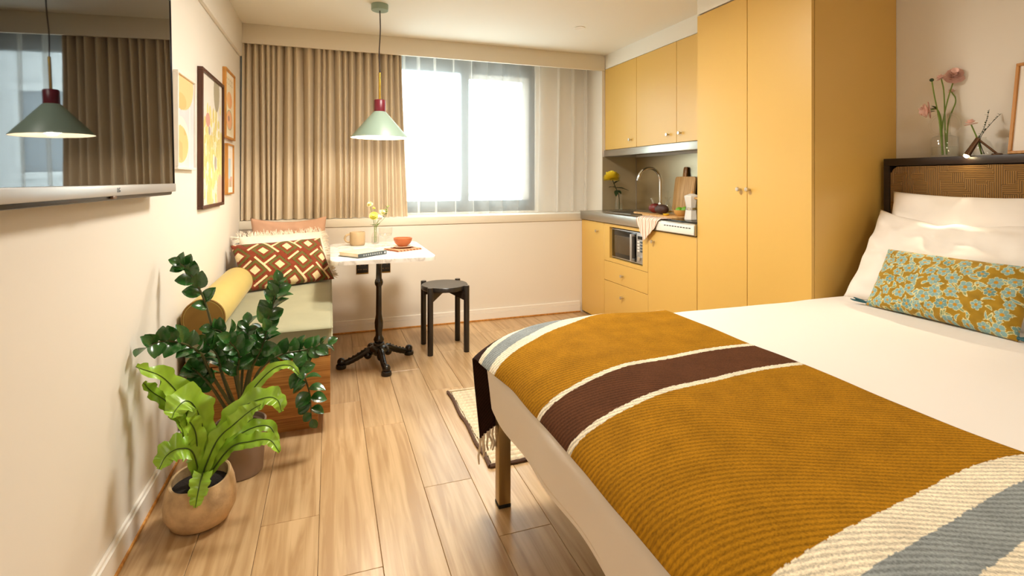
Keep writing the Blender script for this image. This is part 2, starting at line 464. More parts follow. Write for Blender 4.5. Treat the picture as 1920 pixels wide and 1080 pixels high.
# headboard cloth: patches of ribs laid alternately across and upright
def weave():
    m = mat('ribbed_patch_upholstery', '#7d5526', .9, sheen=.2); nt = m.node_tree; N = nt.nodes.new; L = nt.links.new
    b = nt.nodes['Principled BSDF']; tc = N('ShaderNodeTexCoord')
    sp = N('ShaderNodeSeparateXYZ'); L(tc.outputs['Object'], sp.inputs[0])
    vr = N('ShaderNodeTexVoronoi'); vr.distance = 'CHEBYCHEV'; vr.inputs['Scale'].default_value = 20; vr.inputs['Randomness'].default_value = .6
    L(tc.outputs['Object'], vr.inputs['Vector'])
    s = N('ShaderNodeSeparateColor'); L(vr.outputs['Color'], s.inputs[0])
    gt = N('ShaderNodeMath'); gt.operation = 'GREATER_THAN'; gt.inputs[1].default_value = .5; L(s.outputs[0], gt.inputs[0])
    def rib(sock):
        a = N('ShaderNodeMath'); a.operation = 'MULTIPLY'; a.inputs[1].default_value = 820; L(sock, a.inputs[0])
        c = N('ShaderNodeMath'); c.operation = 'SINE'; L(a.outputs[0], c.inputs[0]); return c.outputs[0]
    mx = N('ShaderNodeMix'); L(gt.outputs[0], mx.inputs[0]); L(rib(sp.outputs[1]), mx.inputs[2]); L(rib(sp.outputs[2]), mx.inputs[3])
    mr = N('ShaderNodeMapRange'); mr.inputs[1].default_value = -1; mr.inputs[3].default_value = .45; mr.inputs[4].default_value = 1.35; L(mx.outputs[0], mr.inputs[0])
    h = N('ShaderNodeHueSaturation'); h.inputs['Color'].default_value = (*lin('#8a642c'), 1); L(mr.outputs[0], h.inputs['Value'])
    L(h.outputs[0], b.inputs['Base Color'])
    bn = N('ShaderNodeBump'); bn.inputs['Strength'].default_value = .6; bn.inputs['Distance'].default_value = .003; L(mx.outputs[0], bn.inputs['Height']); L(bn.outputs[0], b.inputs['Normal'])
    return m
M['weave'] = weave()

def stripes(name, c1, c2, axis, freq, duty=0.3):
    m = mat(name, c1, .85); nt = m.node_tree; N = nt.nodes.new; L = nt.links.new
    tc = N('ShaderNodeTexCoord'); sp = N('ShaderNodeSeparateXYZ'); L(tc.outputs['UV' if axis > 2 else 'Object'], sp.inputs[0])
    a = N('ShaderNodeMath'); a.operation = 'MULTIPLY'; a.inputs[1].default_value = freq; L(sp.outputs[axis % 3], a.inputs[0])
    f = N('ShaderNodeMath'); f.operation = 'FRACT'; L(a.outputs[0], f.inputs[0])
    g = N('ShaderNodeMath'); g.operation = 'LESS_THAN'; g.inputs[1].default_value = duty; L(f.outputs[0], g.inputs[0])
    mx = N('ShaderNodeMix'); mx.data_type = 'RGBA'; L(g.outputs[0], mx.inputs[0]); mx.inputs[6].default_value = (*lin(c1), 1); mx.inputs[7].default_value = (*lin(c2), 1)
    L(mx.outputs[2], nt.nodes['Principled BSDF'].inputs['Base Color'])
    return m
M['towel'] = stripes('striped_tea_towel', '#efe2d3', '#c98a6a', 3, 11, .3)
M['napkin'] = stripes('striped_napkin', '#cf9470', '#8d4f2e', 0, 40, .35)

# ================================================================== ROOM
XL, XR, YF, YB, ZC = -0.625, 2.75, 4.25, -2.4, 2.35
YW = 4.55        # window plane behind the curtain recess

fl = struct('floor', box(None, XL - .15, XR + .15, YB - .1, YW + .3, -.12, -.014), M['gap'], 'light oak plank floor running towards the window')
joints = {3: [1.98], 4: [1.65, 2.92], 5: [2.6, 1.32], 6: [2.02, 3.3], 7: [1.66, 2.95], 2: [2.45], 1: [1.4], 8: [2.3]}
PW, PLEN = .191, 1.28
k = 0
x = -.034 - PW * 4
while x < XR:
    x0, x1 = max(x, XL - .1), min(x + PW, XR + .05)
    j = joints.get(k, [random.uniform(0, PLEN)])[0] % PLEN
    y = YB + ((j - YB) % PLEN) - PLEN
    while y < YF + .02:
        y0, y1 = max(y, YB - .05), min(y + PLEN, YF + .03)
        if y1 - y0 > .02:
            cx, cy = (x0 + x1) / 2, (y0 + y1) / 2; hx, hy = (x1 - x0) / 2 - .0006, (y1 - y0) / 2 - .0006
            o = link('plank', fin('plank', box(None, -hx, hx, -hy, hy, -.012, 0, .0012, 1), M['oak'], False), fl, (cx, cy, 0))
        y += PLEN
    x += PW; k += 1

struct('ceiling', box(None, XL - .15, XR + .15, YB - .1, YW + .15, ZC, ZC + .1), M['ceil'], 'cream painted ceiling')
struct('wall_left', box(None, XL - .15, XL, YB - .1, YW + .15, 0, ZC), M['wall'], 'off-white painted wall behind the television and framed prints')
struct('wall_right', box(None, XR, XR + .15, YB - .1, YW + .15, 0, ZC), M['wall'], 'cream wall behind the headboard and kitchen')
struct('wall_back', box(None, XL, XR, YB - .1, YB, 0, ZC), M['wall'], 'plain cream wall facing the window')
# window wall: low boxed-out wall, return at the right, recessed wall with the opening
WX0, WX1, WZ0, WZ1 = .42, 1.84, .91, 2.28
wf = box(None, XL, XR, YF, YW + .15, 0, .83)
box(wf, XL, 2.38, YF + .012, YW + .15, .83, .893)
box(wf, 2.38, XR, YF, YW + .15, .83, ZC)
box(wf, XL, WX0, YW, YW + .15, .893, ZC)
box(wf, WX1, 2.38, YW, YW + .15, .893, ZC)
box(wf, WX0, WX1, YW, YW + .15, WZ1, ZC)
box(wf, WX0, WX1, YW, YW + .15, .893, WZ0)
struct('wall_far', wf, M['wall'], 'beige wall below and around the window')
struct('trim_1', box(None, XL, 2.38, YF - .008, YF + .014, .832, .895, .002), M['cream'], 'cream sill fascia board under the curtains', True)
struct('trim_2', box(None, XL, 2.405, YF - .01, YF + .015, 2.207, ZC, .002), M['cream'], 'cream pelmet board hiding the curtain heads', True)
struct('trim_3', box(None, XL, XL + .022, YB, YF - .012, 2.105, ZC, .004), M['wall'], 'slim boxed beam along the top of the left wall', True)
def skirting(name, x0, x1, y0, y1, nx, ny, label):
    bm = nb()
    d = .016
    if nx:
        box(bm, x0, x0 + d * nx, y0, y1, .012, .086, 0) if nx > 0 else box(bm, x0 + d * nx, x0, y0, y1, .012, .086, 0)
        box(bm, x0, x0 + .010, y0, y1, .086, .1, .003)
    else:
        box(bm, x0, x1, y0 - d, y0, .012, .066, 0)
        box(bm, x0, x1, y0 - .012, y0, .066, .1, .004)
    o = struct(name, bm, M['white'], label)
    b2 = nb()
    if nx: box(b2, x0, x0 + .022, y0, y1, 0, .013, .003)
    else: box(b2, x0, x1, y0 - .022, y0, 0, .013, .003)
    part('floor_bead', b2, M['oakframe'], o, label='thin oak bead along the skirting')
skirting('baseboard_left', XL, 0, YB, YF, 1, 0, 'white skirting along the left wall behind the plants')
skirting('baseboard_far', XL, 2.15, YF, YF, 0, 1, 'white skirting under the window behind the stool')
struct('trim_4', box(box(None, 2.41, XR, 2.676, YF, 2.222, ZC), 2.172, XR, 1.86, 2.676, 2.23, ZC), M['ceil'], 'pale filler panel between the yellow cabinets and ceiling')

# window
win = bpy.data.objects.new('window_1', None); C.objects.link(win); win['kind'] = 'structure'; win['label'] = 'slate framed two-pane window behind sheer curtain'; win['category'] = 'window'
fy0, fy1 = YW + .03, YW + .09
fr = box(None, WX0, WX1, fy0, fy1, WZ1 - .11, WZ1, .004); box(fr, WX0, WX1, fy0, fy1, WZ0, WZ0 + .10, .004)
box(fr, WX0, WX0 + .05, fy0, fy1, WZ0 + .10, WZ1 - .11, .004); box(fr, WX1 - .05, WX1, fy0, fy1, WZ0 + .10, WZ1 - .11, .004)
part('frame', fr, M['frame_grey'], win)
part('mullion', box(None, 1.125, 1.195, fy0 - .01, fy1, WZ0 + .10, WZ1 - .11, .004), M['frame_grey'], win)
sx0, sx1, sz0, sz1 = 1.195, WX1 - .05, WZ0 + .10, WZ1 - .11
sa = box(None, sx0, sx1, fy0 + .015, fy1 - .01, sz1 - .05, sz1, .003); box(sa, sx1 - .07, sx1, fy0 + .015, fy1 - .01, sz0, sz1 - .05, .003)
part('sash', sa, M['frame_white'], win)
part('pane', box(None, WX0 + .05, 1.125, YW + .058, YW + .062, WZ0 + .1, WZ1 - .11), M['pane'], win, False)
part('pane', box(None, 1.195, sx1 - .07, YW + .058, YW + .062, WZ0 + .1, sz1 - .05), M['pane'], win, False)

# pale building across the street
bd = thing('building', 'pale stone building seen faintly through the sheer curtain', 'building', (1.5, 15, -6))
fb = nb()
cols_, rows_ = [-6.0, -3.6, -1.2, 1.2, 3.6, 6.0], [1.2, 4.4, 7.6]
part('wall', box(None, -9, 9, .25, 1.4, 0, 11.0), M['facade'], bd)
part('cornice', box(None, -9.2, 9.2, -.15, .25, 10.6, 11.0, .05), M['facade'], bd)
for zz in (3.6, 6.8): part('string_course', box(None, -9, 9, .1, .25, zz, zz + .18, .03), M['facade'], bd)
for cx in cols_:
    for z0 in rows_:
        f = box(None, cx - .62, cx - .5, .1, .25, z0, z0 + 1.9); box(f, cx + .5, cx + .62, .1, .25, z0, z0 + 1.9)
        box(f, cx - .7, cx + .7, .05, .25, z0 + 1.9, z0 + 2.08); box(f, cx - .7, cx + .7, .0, .25, z0 - .14, z0)
        wo = part('window', f, M['facade'], bd)
        part('pane', box(None, cx - .5, cx + .5, .2, .245, z0, z0 + 1.9), M['facadewin'], wo, False)

# ------------------------------------------------------------------ curtains
def px2x(u, Y): return at(u, 300, Y).x
ridges = [459, 466, 479, 492, 503, 513, 523, 542, 557, 579, 599, 608, 618, 636, 647, 660, 675, 690, 706, 723, 733, 745, 751]
YC = 4.315
def drape():
    rx = np.array([px2x(u, YC) for u in ridges]); rx[0] = -.606
    n, m = 900, 26
    xs = np.linspace(rx[0], rx[-1], n)
    i = np.clip(np.searchsorted(rx, xs, side='right') - 1, 0, len(rx) - 2)
    t = (xs - rx[i]) / (rx[i + 1] - rx[i]); gap = rx[i + 1] - rx[i]
    deep = np.clip(gap * 1.3, .042, .085)
    prof = deep * (1 - np.abs(np.cos(PI * t)) ** 1.5)
    prof2 = deep * (1 - np.abs(np.cos(PI * t)) ** .8)
    wob = (vnoise(xs * 9, xs * 0, 3) - .5)
    zs = np.linspace(.897, 2.30, m)
    P = np.zeros((m, n, 3))
    for a, z in enumerate(zs):
        f = (z - .9) / 1.4
        y = YC - .036 + prof * (1 - .5 * f) + prof2 * .5 * f + wob * .02 * (1 - f) + .006 * np.sin(xs * 37 + f * 3)
        flare = np.clip((xs - (rx[-1] - .3)) / .3, 0, 1) ** 2
        P[a, :, 0] = xs + .012 * np.sin(xs * 23) * (1 - f) + flare * .055 * (1 - f) ** 1.3
        P[a, :, 1] = y; P[a, :, 2] = z
    return grid_mesh('drape', P, M['curtain'], flip=True)
cu = thing('curtain', 'heavy opaque taupe drape gathered in deep folds behind the daybed', 'curtain', (0, YC, .897))
me = drape(); me.transform(Matrix.Translation((0, -YC, -.897)))
link('drape', me, cu)
part('curtain_track', box(None, -.6, .72, -.03, .03, 1.40, 1.425, .004), M['white'], cu)

def sheer():
    n, m = 1500, 14
    x0, x1 = px2x(742, 4.46), 2.345
    t = np.linspace(0, 1, n); zs = np.linspace(.9, 2.30, m)
    ph = 2 * PI * 12 * t + 1.6 * np.sin(5 * t) + 1.0 * np.sin(13 * t)
    P = np.zeros((m, n, 3))
    for a, z in enumerate(zs):
        f = (z - .9) / 1.4
        amp = .020 + .014 * vnoise(t * 19, t * 0, 5)
        P[a, :, 0] = x0 + (x1 - x0) * t + (.030 + .012 * np.sin(9 * t)) * np.sin(ph) + .012 * np.sin(7 * t + 2 * f)
        P[a, :, 1] = 4.47 + amp * 1.3 * np.cos(ph + .35 * f)
        P[a, :, 2] = z
    return grid_mesh('voile', P, M['sheer'], flip=True)
sh = thing('sheer_curtain', 'white sheer voile curtain hanging across the window', 'curtain', (1.5, 4.47, .9))
me = sheer(); me.transform(Matrix.Translation((-1.5, -4.47, -.9)))
link('voile', me, sh)
part('curtain_track', box(None, -.9, .86, -.012, .012, 1.40, 1.42, .004), M['white'], sh)
hb = box(None, -.88, .84, -.03, -.026, 1.37, 1.40)

# ------------------------------------------------------------------ kitchen
KX, YA, YB1, YC1, YD, YE = 2.17, 4.246, 3.837, 3.205, 2.677, 1.857
knob_me = fin('knob', lathe(None, [(0, .0), (.006, 0), (.005, .012), (.011, .016), (.0125, .024), (.011, .027), (0, .028)], 20, axis='-x'), M['nickel'])
def knob(parent, y, z, x=0):
    return link('knob', knob_me, parent, (x, y, z))
def door(parent, y0, y1, z0, z1, name='door', x=0.0, g=.0016):
    o = part(name, box(None, x, x + .018, y0 + g, y1 - g, z0 + g, z1 - g, .0012, 1), M['yellow'], parent)
    return o

def base_unit(name, label, y0, y1, kn):
    t = thing(name, label, 'cabinet', (KX, y0, 0), group='yellow kitchen base cabinets')
    W = y1 - y0
    part('body', box(None, .02, .57, .001, W - .001, .012, .842), M['gap'], t, False)
    d = door(t, 0, W, .014, .84); knob(d, kn[0] - y0, kn[1])
    return t
base_unit('base_cabinet', 'tall yellow base cabinet door next to the window wall', YB1, YA, (3.945, .762))
base_unit('base_cabinet', 'yellow base cabinet under the hob beside the wardrobe', YD, YC1, (3.13, .762))
t = thing('drawer_cabinet', 'yellow base cabinet with microwave niche above two drawers', 'cabinet', (KX, YC1, 0))
W = YB1 - YC1
n0, n1, nz0, nz1 = 3.273 - YC1, 3.751 - YC1, .561, .815
bm = box(None, .02, .57, .001, W - .001, .012, nz0 - .004); box(bm, .02, .57, .001, W - .001, nz1 + .004, .842)
box(bm, .02, .57, .001, n0 - .004, nz0 - .004, nz1 + .004); box(bm, .02, .57, n1 + .004, W - .001, nz0 - .004, nz1 + .004); box(bm, .50, .57, n0 - .004, n1 + .004, nz0 - .004, nz1 + .004)
part('body', bm, M['gap'], t, False)
bm = box(None, 0, .03, .0016, W - .0016, nz1, .838); box(bm, 0, .03, .0016, W - .0016, .5316, nz0)
box(bm, 0, .03, .0016, n0, nz0, nz1); box(bm, 0, .03, n1, W - .0016, nz0, nz1)
part('niche_frame', bm, M['yellow'], t, False)
for z0, z1, kz in ((.368, .53, .444), (.014, .368, .275)):
    d = door(t, 0, W, z0, z1, 'drawer'); knob(d, 3.541 - YC1, kz)

# microwave
mw = thing('microwave', 'silver and black microwave set into the yellow niche', 'microwave', (KX + .012, n0 + YC1 + .006, nz0 + .001))
MWW, MWH = n1 - n0 - .012, nz1 - nz0 - .012
part('body', box(None, .02, .36, 0, MWW, .006, MWH, .004), M['black'], mw)
part('front_frame', box(None, .008, .022, 0, MWW, .006, MWH, .003), M['silver'], mw)
pd = MWW * .21
dr = part('door', box(None, .002, .012, pd + .004, MWW - .012, .016, MWH - .008, .003), M['blackglass'], mw)
part('window', box(None, .0005, .004, pd + .09, MWW - .05, .05, MWH - .05, .001), mat('microwave_window', '#4a3c28', .25), dr)
hd = box(None, -.030, -.018, pd + .022, pd + .044, .022, MWH - .016, .005)
box(hd, -.02, .004, pd + .022, pd + .044, .022, .04, .003); box(hd, -.02, .004, pd + .022, pd + .044, MWH - .034, MWH - .016, .003)
part('handle', hd, M['silver'], dr)
cp = part('control_panel', box(None, .002, .012, .004, pd, .016, MWH - .008, .003), M['silver'], mw)
part('display', box(None, -.001, .004, .02, pd - .022, MWH - .05, MWH - .026, .001), M['blackglass'], cp)
for r in range(4):
    for q in range(2):
        part('button', box(None, -.002, .004, .018 + q * .036, .018 + q * .036 + .026, MWH - .078 - r * .022, MWH - .064 - r * .022, .002), M['moka'] if q else M['frame_grey'], cp)
part('dial', lathe(None, [(0, -.004), (.018, -.004), (.017, .014), (0, .015)], 20, cx=.002, cy=pd / 2, cz=.05, axis='-x'), M['chrome'], cp)

# worktop with sink and front vents
t = thing('worktop', 'brushed steel worktop with inset sink over the base cabinets', 'worktop', (2.155, 2.678, .845))
L_, D_, H_ = YA - 2.678, .592, .075
hx0, hx1, hy0, hy1 = .13, .43, .94, 1.33
bm = box(None, 0, hx0, 0, L_, 0, H_, .002); box(bm, hx1, D_, 0, L_, 0, H_, .002); box(bm, hx0, hx1, 0, hy0, 0, H_); box(bm, hx0, hx1, hy1, L_, 0, H_)
part('slab', bm, M['steel'], t)
bs = box(None, hx0, hx1, hy0, hy1, .001, .005); box(bs, hx0, hx0 + .004, hy0, hy1, .005, H_ + .003); box(bs, hx1 - .004, hx1, hy0, hy1, .005, H_ + .003)
box(bs, hx0 + .004, hx1 - .004, hy0, hy0 + .004, .005, H_ + .003); box(bs, hx0 + .004, hx1 - .004, hy1 - .004, hy1, .005, H_ + .003)
sk = part('sink_basin', bs, M['steel'], t)
part('drain', lathe(None, [(0, 0), (.04, 0), (.038, .006), (.02, .003), (0, .003)], 24, cx=.28, cy=1.13, cz=.005), M['chrome'], sk)
part('drainer_lid', lathe(None, [(0, 0), (.075, 0), (.078, .004), (.07, .008), (0, .009)], 28, cx=.34, cy=.84, cz=H_), M['chrome'], t)
fp = part('front_panel', box(None, -.004, .0, .004, .40, .006, H_ - .008, .001), M['moka'], t)
for i in range(10):
    y = .035 + i * .0285
    part('vent_slot', box(None, -.0052, -.0038, y, y + .019, .044, .050), M['black'], fp, False)
solo('hob', box(None, 0, .46, 0, .5, 0, .006, .002), M['blackglass'], 'black glass hob set into the steel worktop', 'hob', (2.2, 2.70, .92))

# tap
t = thing('kitchen_tap', 'tall chrome gooseneck tap behind the fruit', 'tap', (2.60, 3.66, .92))
part('base', lathe(None, [(0, 0), (.026, 0), (.026, .012), (.02, .016), (.02, .085), (.017, .09), (0, .091)], 24), M['chrome'], t)
pts = [(0, 0, .08), (0, 0, .16), (0, 0, .265)]
for i in range(1, 13):
    a = PI * i / 13 * 1.06
    pts.append((-.105 + .105 * math.cos(a), 0.012 * i / 12, .265 + .112 * math.sin(a)))
part('spout', tube(None, pts, .0125, 14), M['chrome'], t)
part('lever', tube(None, [(-.02, .02, .06), (-.04, .045, .075), (-.05, .058, .125)], [.008, .008, .0095], 10), M['chrome'], t)

# splashback (two steel sheets)
t = thing('splashback', 'brushed steel splashback behind the tap', 'splashback', (XR, 2.678, .922))
part('back_sheet', box(None, -.006, -.001, 0, YA - 2.678 - .004, 0, .488), M['splash'], t, False)
t = solo('side_panel', box(None, 0, .355, 0, .004, 0, .49), M['sidesteel'], 'steel side splash panel behind the yellow flower', 'panel', (2.385, YF - .0045, .922))

# wall cabinets
for i, (y0, y1, ky, lb) in enumerate(((3.725, YA, 3.808, 'yellow wall cabinet nearest the curtains'), (3.198, 3.725, 3.29, 'yellow wall cabinet above the tap, middle of three'), (YD, 3.198, 3.146, 'yellow wall cabinet adjoining the tall wardrobe'))):
    t = thing('wall_cabinet', lb, 'cabinet', (2.41, y0, 1.472), group='yellow kitchen wall cabinets')
    part('body', box(None, .02, .338, .001, y1 - y0 - .001, .001, .748), M['gap'] if i else M['yellow'], t, False)
    d = door(t, 0, y1 - y0, 0, .748); knob(d, ky - y0, .068)
t = thing('extractor_hood', 'slim brushed steel extractor strip under the wall cabinets', 'extractor hood', (2.4, YD, 1.412))
part('front_strip', box(None, 0, .02, 0, YA - YD, 0, .058, .002), M['steel'], t)
part('underside', box(None, .02, .348, 0, YA - YD, .02, .058), M['steel'], t)

# wardrobe
t = thing('wardrobe', 'tall yellow two-door wardrobe beside the bed', 'wardrobe', (KX, YE, 0))
W = YD - YE
part('body', box(None, .02, .578, 0.0, W - .003, .0, 2.225, .001, 1), M['yellow'], t)
part('shadow_gap', box(None, .0185, .0205, .003, W - .005, .02, 2.222), M['gap'], t, False)  # dark sheet behind the doors, colours their gaps as shade
for y0, y1, ky in ((0, 2.263 - YE, 2.245 - YE), (2.263 - YE, W - .002, 2.311 - YE)):
    d = door(t, y0, y1, .012, 2.222); knob(d, ky, 1.147)

# ================================================================== BED
BX0, BX1, BY0, BY1, BZ0, BZ1 = .52, 2.34, .24, 1.85, .335, .66
RX, RY, RZ = .30, .10, .14
def top_z(x, y, lim=1.0):
    vx = np.clip((BX0 + RX - x) / RX, 0, 1); vy = np.clip(np.maximum((y - (BY1 - RY)) / RY, ((BY0 + RY) - y) / RY), 0, 1)
    return BZ1 - RZ + RZ * np.sqrt(np.clip(1 - np.minimum(vx * vx + vy * vy, lim), 0, 1))

bed = thing('bed', 'double bed base on square bronzed metal legs', 'bed', (1.55, 1.045, 0))
def bl(x): return x - 1.55
def bly(y): return y - 1.045
part('mattress', box(None, bl(.60), bl(2.585), bly(.30), bly(1.79), .365, .60, .05, 4), M['duvet'], bed)
part('frame', box(None, bl(.68), bl(2.585), bly(.36), bly(1.73), .30, .355, .006), M['legmetal'], bed)
for lx in (.582, 2.46):
    for ly in (.29, 1.795):
        lg = part('leg', box(None, bl(lx), bl(lx) + .046, bly(ly) - .0, bly(ly) + .046, .012, .36, .003), M['legmetal'], bed)
        part('foot_cap', box(None, bl(lx) - .001, bl(lx) + .047, bly(ly) - .001, bly(ly) + .047, 0, .014, .003), M['rubber'], lg)

def rounded_box(x0, x1, y0, y1, z0, z1, r, cuts, rb=None):
    bm = nb(); bmesh.ops.create_cube(bm, size=1.0)
    bmesh.ops.subdivide_edges(bm, edges=bm.edges[:], cuts=cuts, use_grid_fill=True)
    lo = Vector((x0, y0, z0)); hi = Vector((x1, y1, z1))
    for v in bm.verts:
        p = Vector([lo[i] + (v.co[i] + .5) * (hi[i] - lo[i]) for i in range(3)]); q = p.copy(); d = [0, 0, 0]
        for i in range(3):
            ra = r[i]
            a, b = lo[i] + ra[0], hi[i] - ra[1]
            if p[i] < a: d[i] = (p[i] - a) / ra[0]; q[i] = a
            elif p[i] > b: d[i] = (p[i] - b) / ra[1]; q[i] = b
        l = math.sqrt(d[0] ** 2 + d[1] ** 2 + d[2] ** 2)
        if l > 1e-6:
            s = max(abs(e) for e in d) / l      # push the square corner onto the ellipsoid evenly
            for i in range(3):
                ra = r[i][0] if d[i] < 0 else r[i][1]
                q[i] += d[i] * s * ra
        v.co = q
    return bm
bm = rounded_box(BX0, BX1, BY0, BY1, BZ0, BZ1, ((RX, .05), (RY, RY), (.05, RZ)), 70)
for v in bm.verts:
    x, y, z = v.co
    a = float(vnoise(x * 3.1, y * 2.7, 1)) - .5; b_ = float(vnoise(x * 7.3 + z * 9, y * 6.1, 2)) - .5
    side = max(0, min(1, (BX0 + .10 - x) / .10))
    v.co.z += (.010 * a + .004 * b_) * (1 if z > .5 else .3)
    if x < BX0 + .09 or y > BY1 - .05:
        f = max(0, min(1, (.56 - z) / .2))
        v.co.x += .02 * f * max(0, 1 - (x - BX0) / .2) + .006 * math.sin(y * 17 + z * 6) * f
        if z < .40: v.co.z += .010 * (float(vnoise(y * 4, x * 4, 9)) - .5)
bmesh.ops.translate(bm, verts=bm.verts[:], vec=(-1.43, -1.045, -BZ0))
solo('duvet', bm, M['duvet'], 'plain white duvet tucked over the bed', 'duvet', (1.43, 1.045, BZ0), ang=180)

# wool throw
CO = dict(ochre=lin('#a06f12'), brown=lin('#593620'), cream=lin('#e9dcc2'), grey=lin('#8c9292'), dark=lin('#33201a'))
def throw():
    n, m = 240, 900
    xs = .526 + .746 * np.linspace(0, 1, n) ** 1.35; S = np.linspace(-.93, .935, m)
    P = np.zeros((n, m, 3)); col = np.zeros((n, m, 3)); uv = np.zeros((n, m, 2))
    for i, x in enumerate(xs):
        vx = min(max((BX0 + RX - x) / RX, 0), .984)
        ye = BY1 - RY + (RY + .012) * math.sqrt(1 - (min(vx, .8) * .75) ** 2)
        yy = np.concatenate([np.linspace(1.2, BY1 - RY, 90), BY1 - RY + (ye - BY1 + RY) * np.sin(np.linspace(0, PI / 2, 40))[1:]])
        ang = np.clip((yy - (BY1 - RY)) / (ye - BY1 + RY), 0, 1)
        zt = BZ1 - RZ + RZ * np.sqrt(np.clip(1 - vx * vx * 1.0, .03, 1)) - 0 * yy
        zz = BZ1 - RZ + (zt - BZ1 + RZ) * np.sqrt(np.clip(1 - ang ** 2, 0, 1)) + .011
        zz = np.where(ang <= 0, zt + .011, zz)
        drop = np.linspace(0, .5, 60)[1:]
        yd = ye + .010 * np.sin(drop * 9) - .03 * drop; zd = zz[-1] - drop
        Y = np.concatenate([yy, yd]); Z = np.concatenate([zz, zd])
        s = np.concatenate([[0], np.cumsum(np.hypot(np.diff(Y), np.diff(Z)))])
        Yn = np.linspace(1.2, .2, 80); sn = 1.2 - Yn
        Zn = np.full(80, zt[0] + .011)
        nn = np.clip(((BY0 + RY) - Yn) / RY, 0, 1); Zn = BZ1 - RZ + (Zn - BZ1 + RZ) * np.sqrt(1 - nn ** 2)
        kf = min(1, max(0, (.66 - x) / .134)); rm = np.clip((S - .25) / .3, 0, 1); rm = rm * rm * (3 - 2 * rm)
        P[i, :, 0] = x - .036 * kf * rm + np.clip((S - .62) / .3, 0, 1) * .03 * kf
        pos = S >= 0
        P[i, pos, 1] = np.interp(S[pos], s, Y); P[i, pos, 2] = np.interp(S[pos], s, Z)
        P[i, ~pos, 1] = np.interp(-S[~pos], sn, Yn); P[i, ~pos, 2] = np.interp(-S[~pos], sn, Zn)
        wob = .010 * math.sin(x * 9 + 1) + .016 * math.sin(x * 5 - 1.3)
        q = S + wob * np.clip(1 - np.maximum(S - .5, 0) / .2, 0, 1)
        sk = .15 * min(1, max(0, (.97 - x) / .45)) ** 1.2; w8 = np.clip((S - .2) / .25, 0, 1); q = q + sk * w8 * w8 * (3 - 2 * w8)
        a = np.abs(q) + .0035 * (vnoise(S * 160, x * 160 + S * 0, 6) - .5)
        c = np.tile(np.array(CO['ochre']), (m, 1))
        c[(a < .101)] = CO['cream']; c[(a < .081)] = CO['brown']
        for far, bnd in ((True, (.56, .61, .675, .705)), (False, (.605, .668, .74, .79))):
            sel = (q > 0) if far else (q <= 0)
            for b_, nm in zip(bnd, ('cream', 'grey', 'cream', 'dark')): c[sel & (a > b_)] = CO[nm]
        col[i] = c; uv[i, :, 0] = x; uv[i, :, 1] = S
    fx = np.linspace(0, 1, n)
    edge = (vnoise(S * 6, S * 0, 4) - .5) * .016
    P[:, :, 0] += edge[None, :] * (np.abs(fx - .5)[:, None] * 2) ** 4
    top = np.clip((P[:, :, 2] - .5) / .1, 0, 1)
    P[:, :, 2] += top * (.012 * (vnoise(P[:, :, 0] * 3.1, P[:, :, 1] * 2.7, 1) - .5) + .010 * (vnoise(P[:, :, 0] * 5, P[:, :, 1] * 4, 8) - .35))
    return P, col, uv
P, col, uv = throw()
bl_ = thing('wool_throw', 'ochre wool throw with brown, cream and grey stripes across the bed', 'blanket', (.88, 1.2, .33))
me = grid_mesh('cloth', P - np.array([.88, 1.2, .33]), M['wool'], col, uv)
co = link('cloth', me, bl_)
md = co.modifiers.new('thick', 'SOLIDIFY'); md.thickness = .007; md.offset = 0
strand = fin('fringe_strand', tube(None, [(0, 0, 0), (.004, .002, -.03), (-.004, -.002, -.06), (.003, .001, -.088)], [.0048, .0045, .0045, .003], 6), M['fringe'])
for i in range(3, 240, 6):
    p = P[i, -1]
    o = link('fringe_strand', strand, bl_, (p[0] - .88, p[1] - 1.2, p[2] - .33 + .004), (random.uniform(-.15, .1), random.uniform(-.12, .12), random.uniform(0, 6)))
    o.scale.z = random.uniform(.8, 1.1)

# headboard
t = thing('headboard', 'dark wood framed headboard with ribbed brown upholstery', 'headboard', (2.616, 1.045, 0))
hw = .785
bm = box(None, 0, .13, -hw, hw, 1.268, 1.304, .002); box(bm, 0, .13, hw - .03, hw, 0, 1.268, .002); box(bm, 0, .13, -hw, -hw + .03, 0, 1.268, .002)
part('frame', bm, M['darkwood'], t)
pn = prism(None, rrect(-hw + .033, hw - .033, .30, 1.264, .03), 0, .05, .014)
for v in pn.verts: v.co = Vector((.052 - v.co.z, v.co.x, v.co.y))
part('upholstered_panel', pn, M['weave'], t)

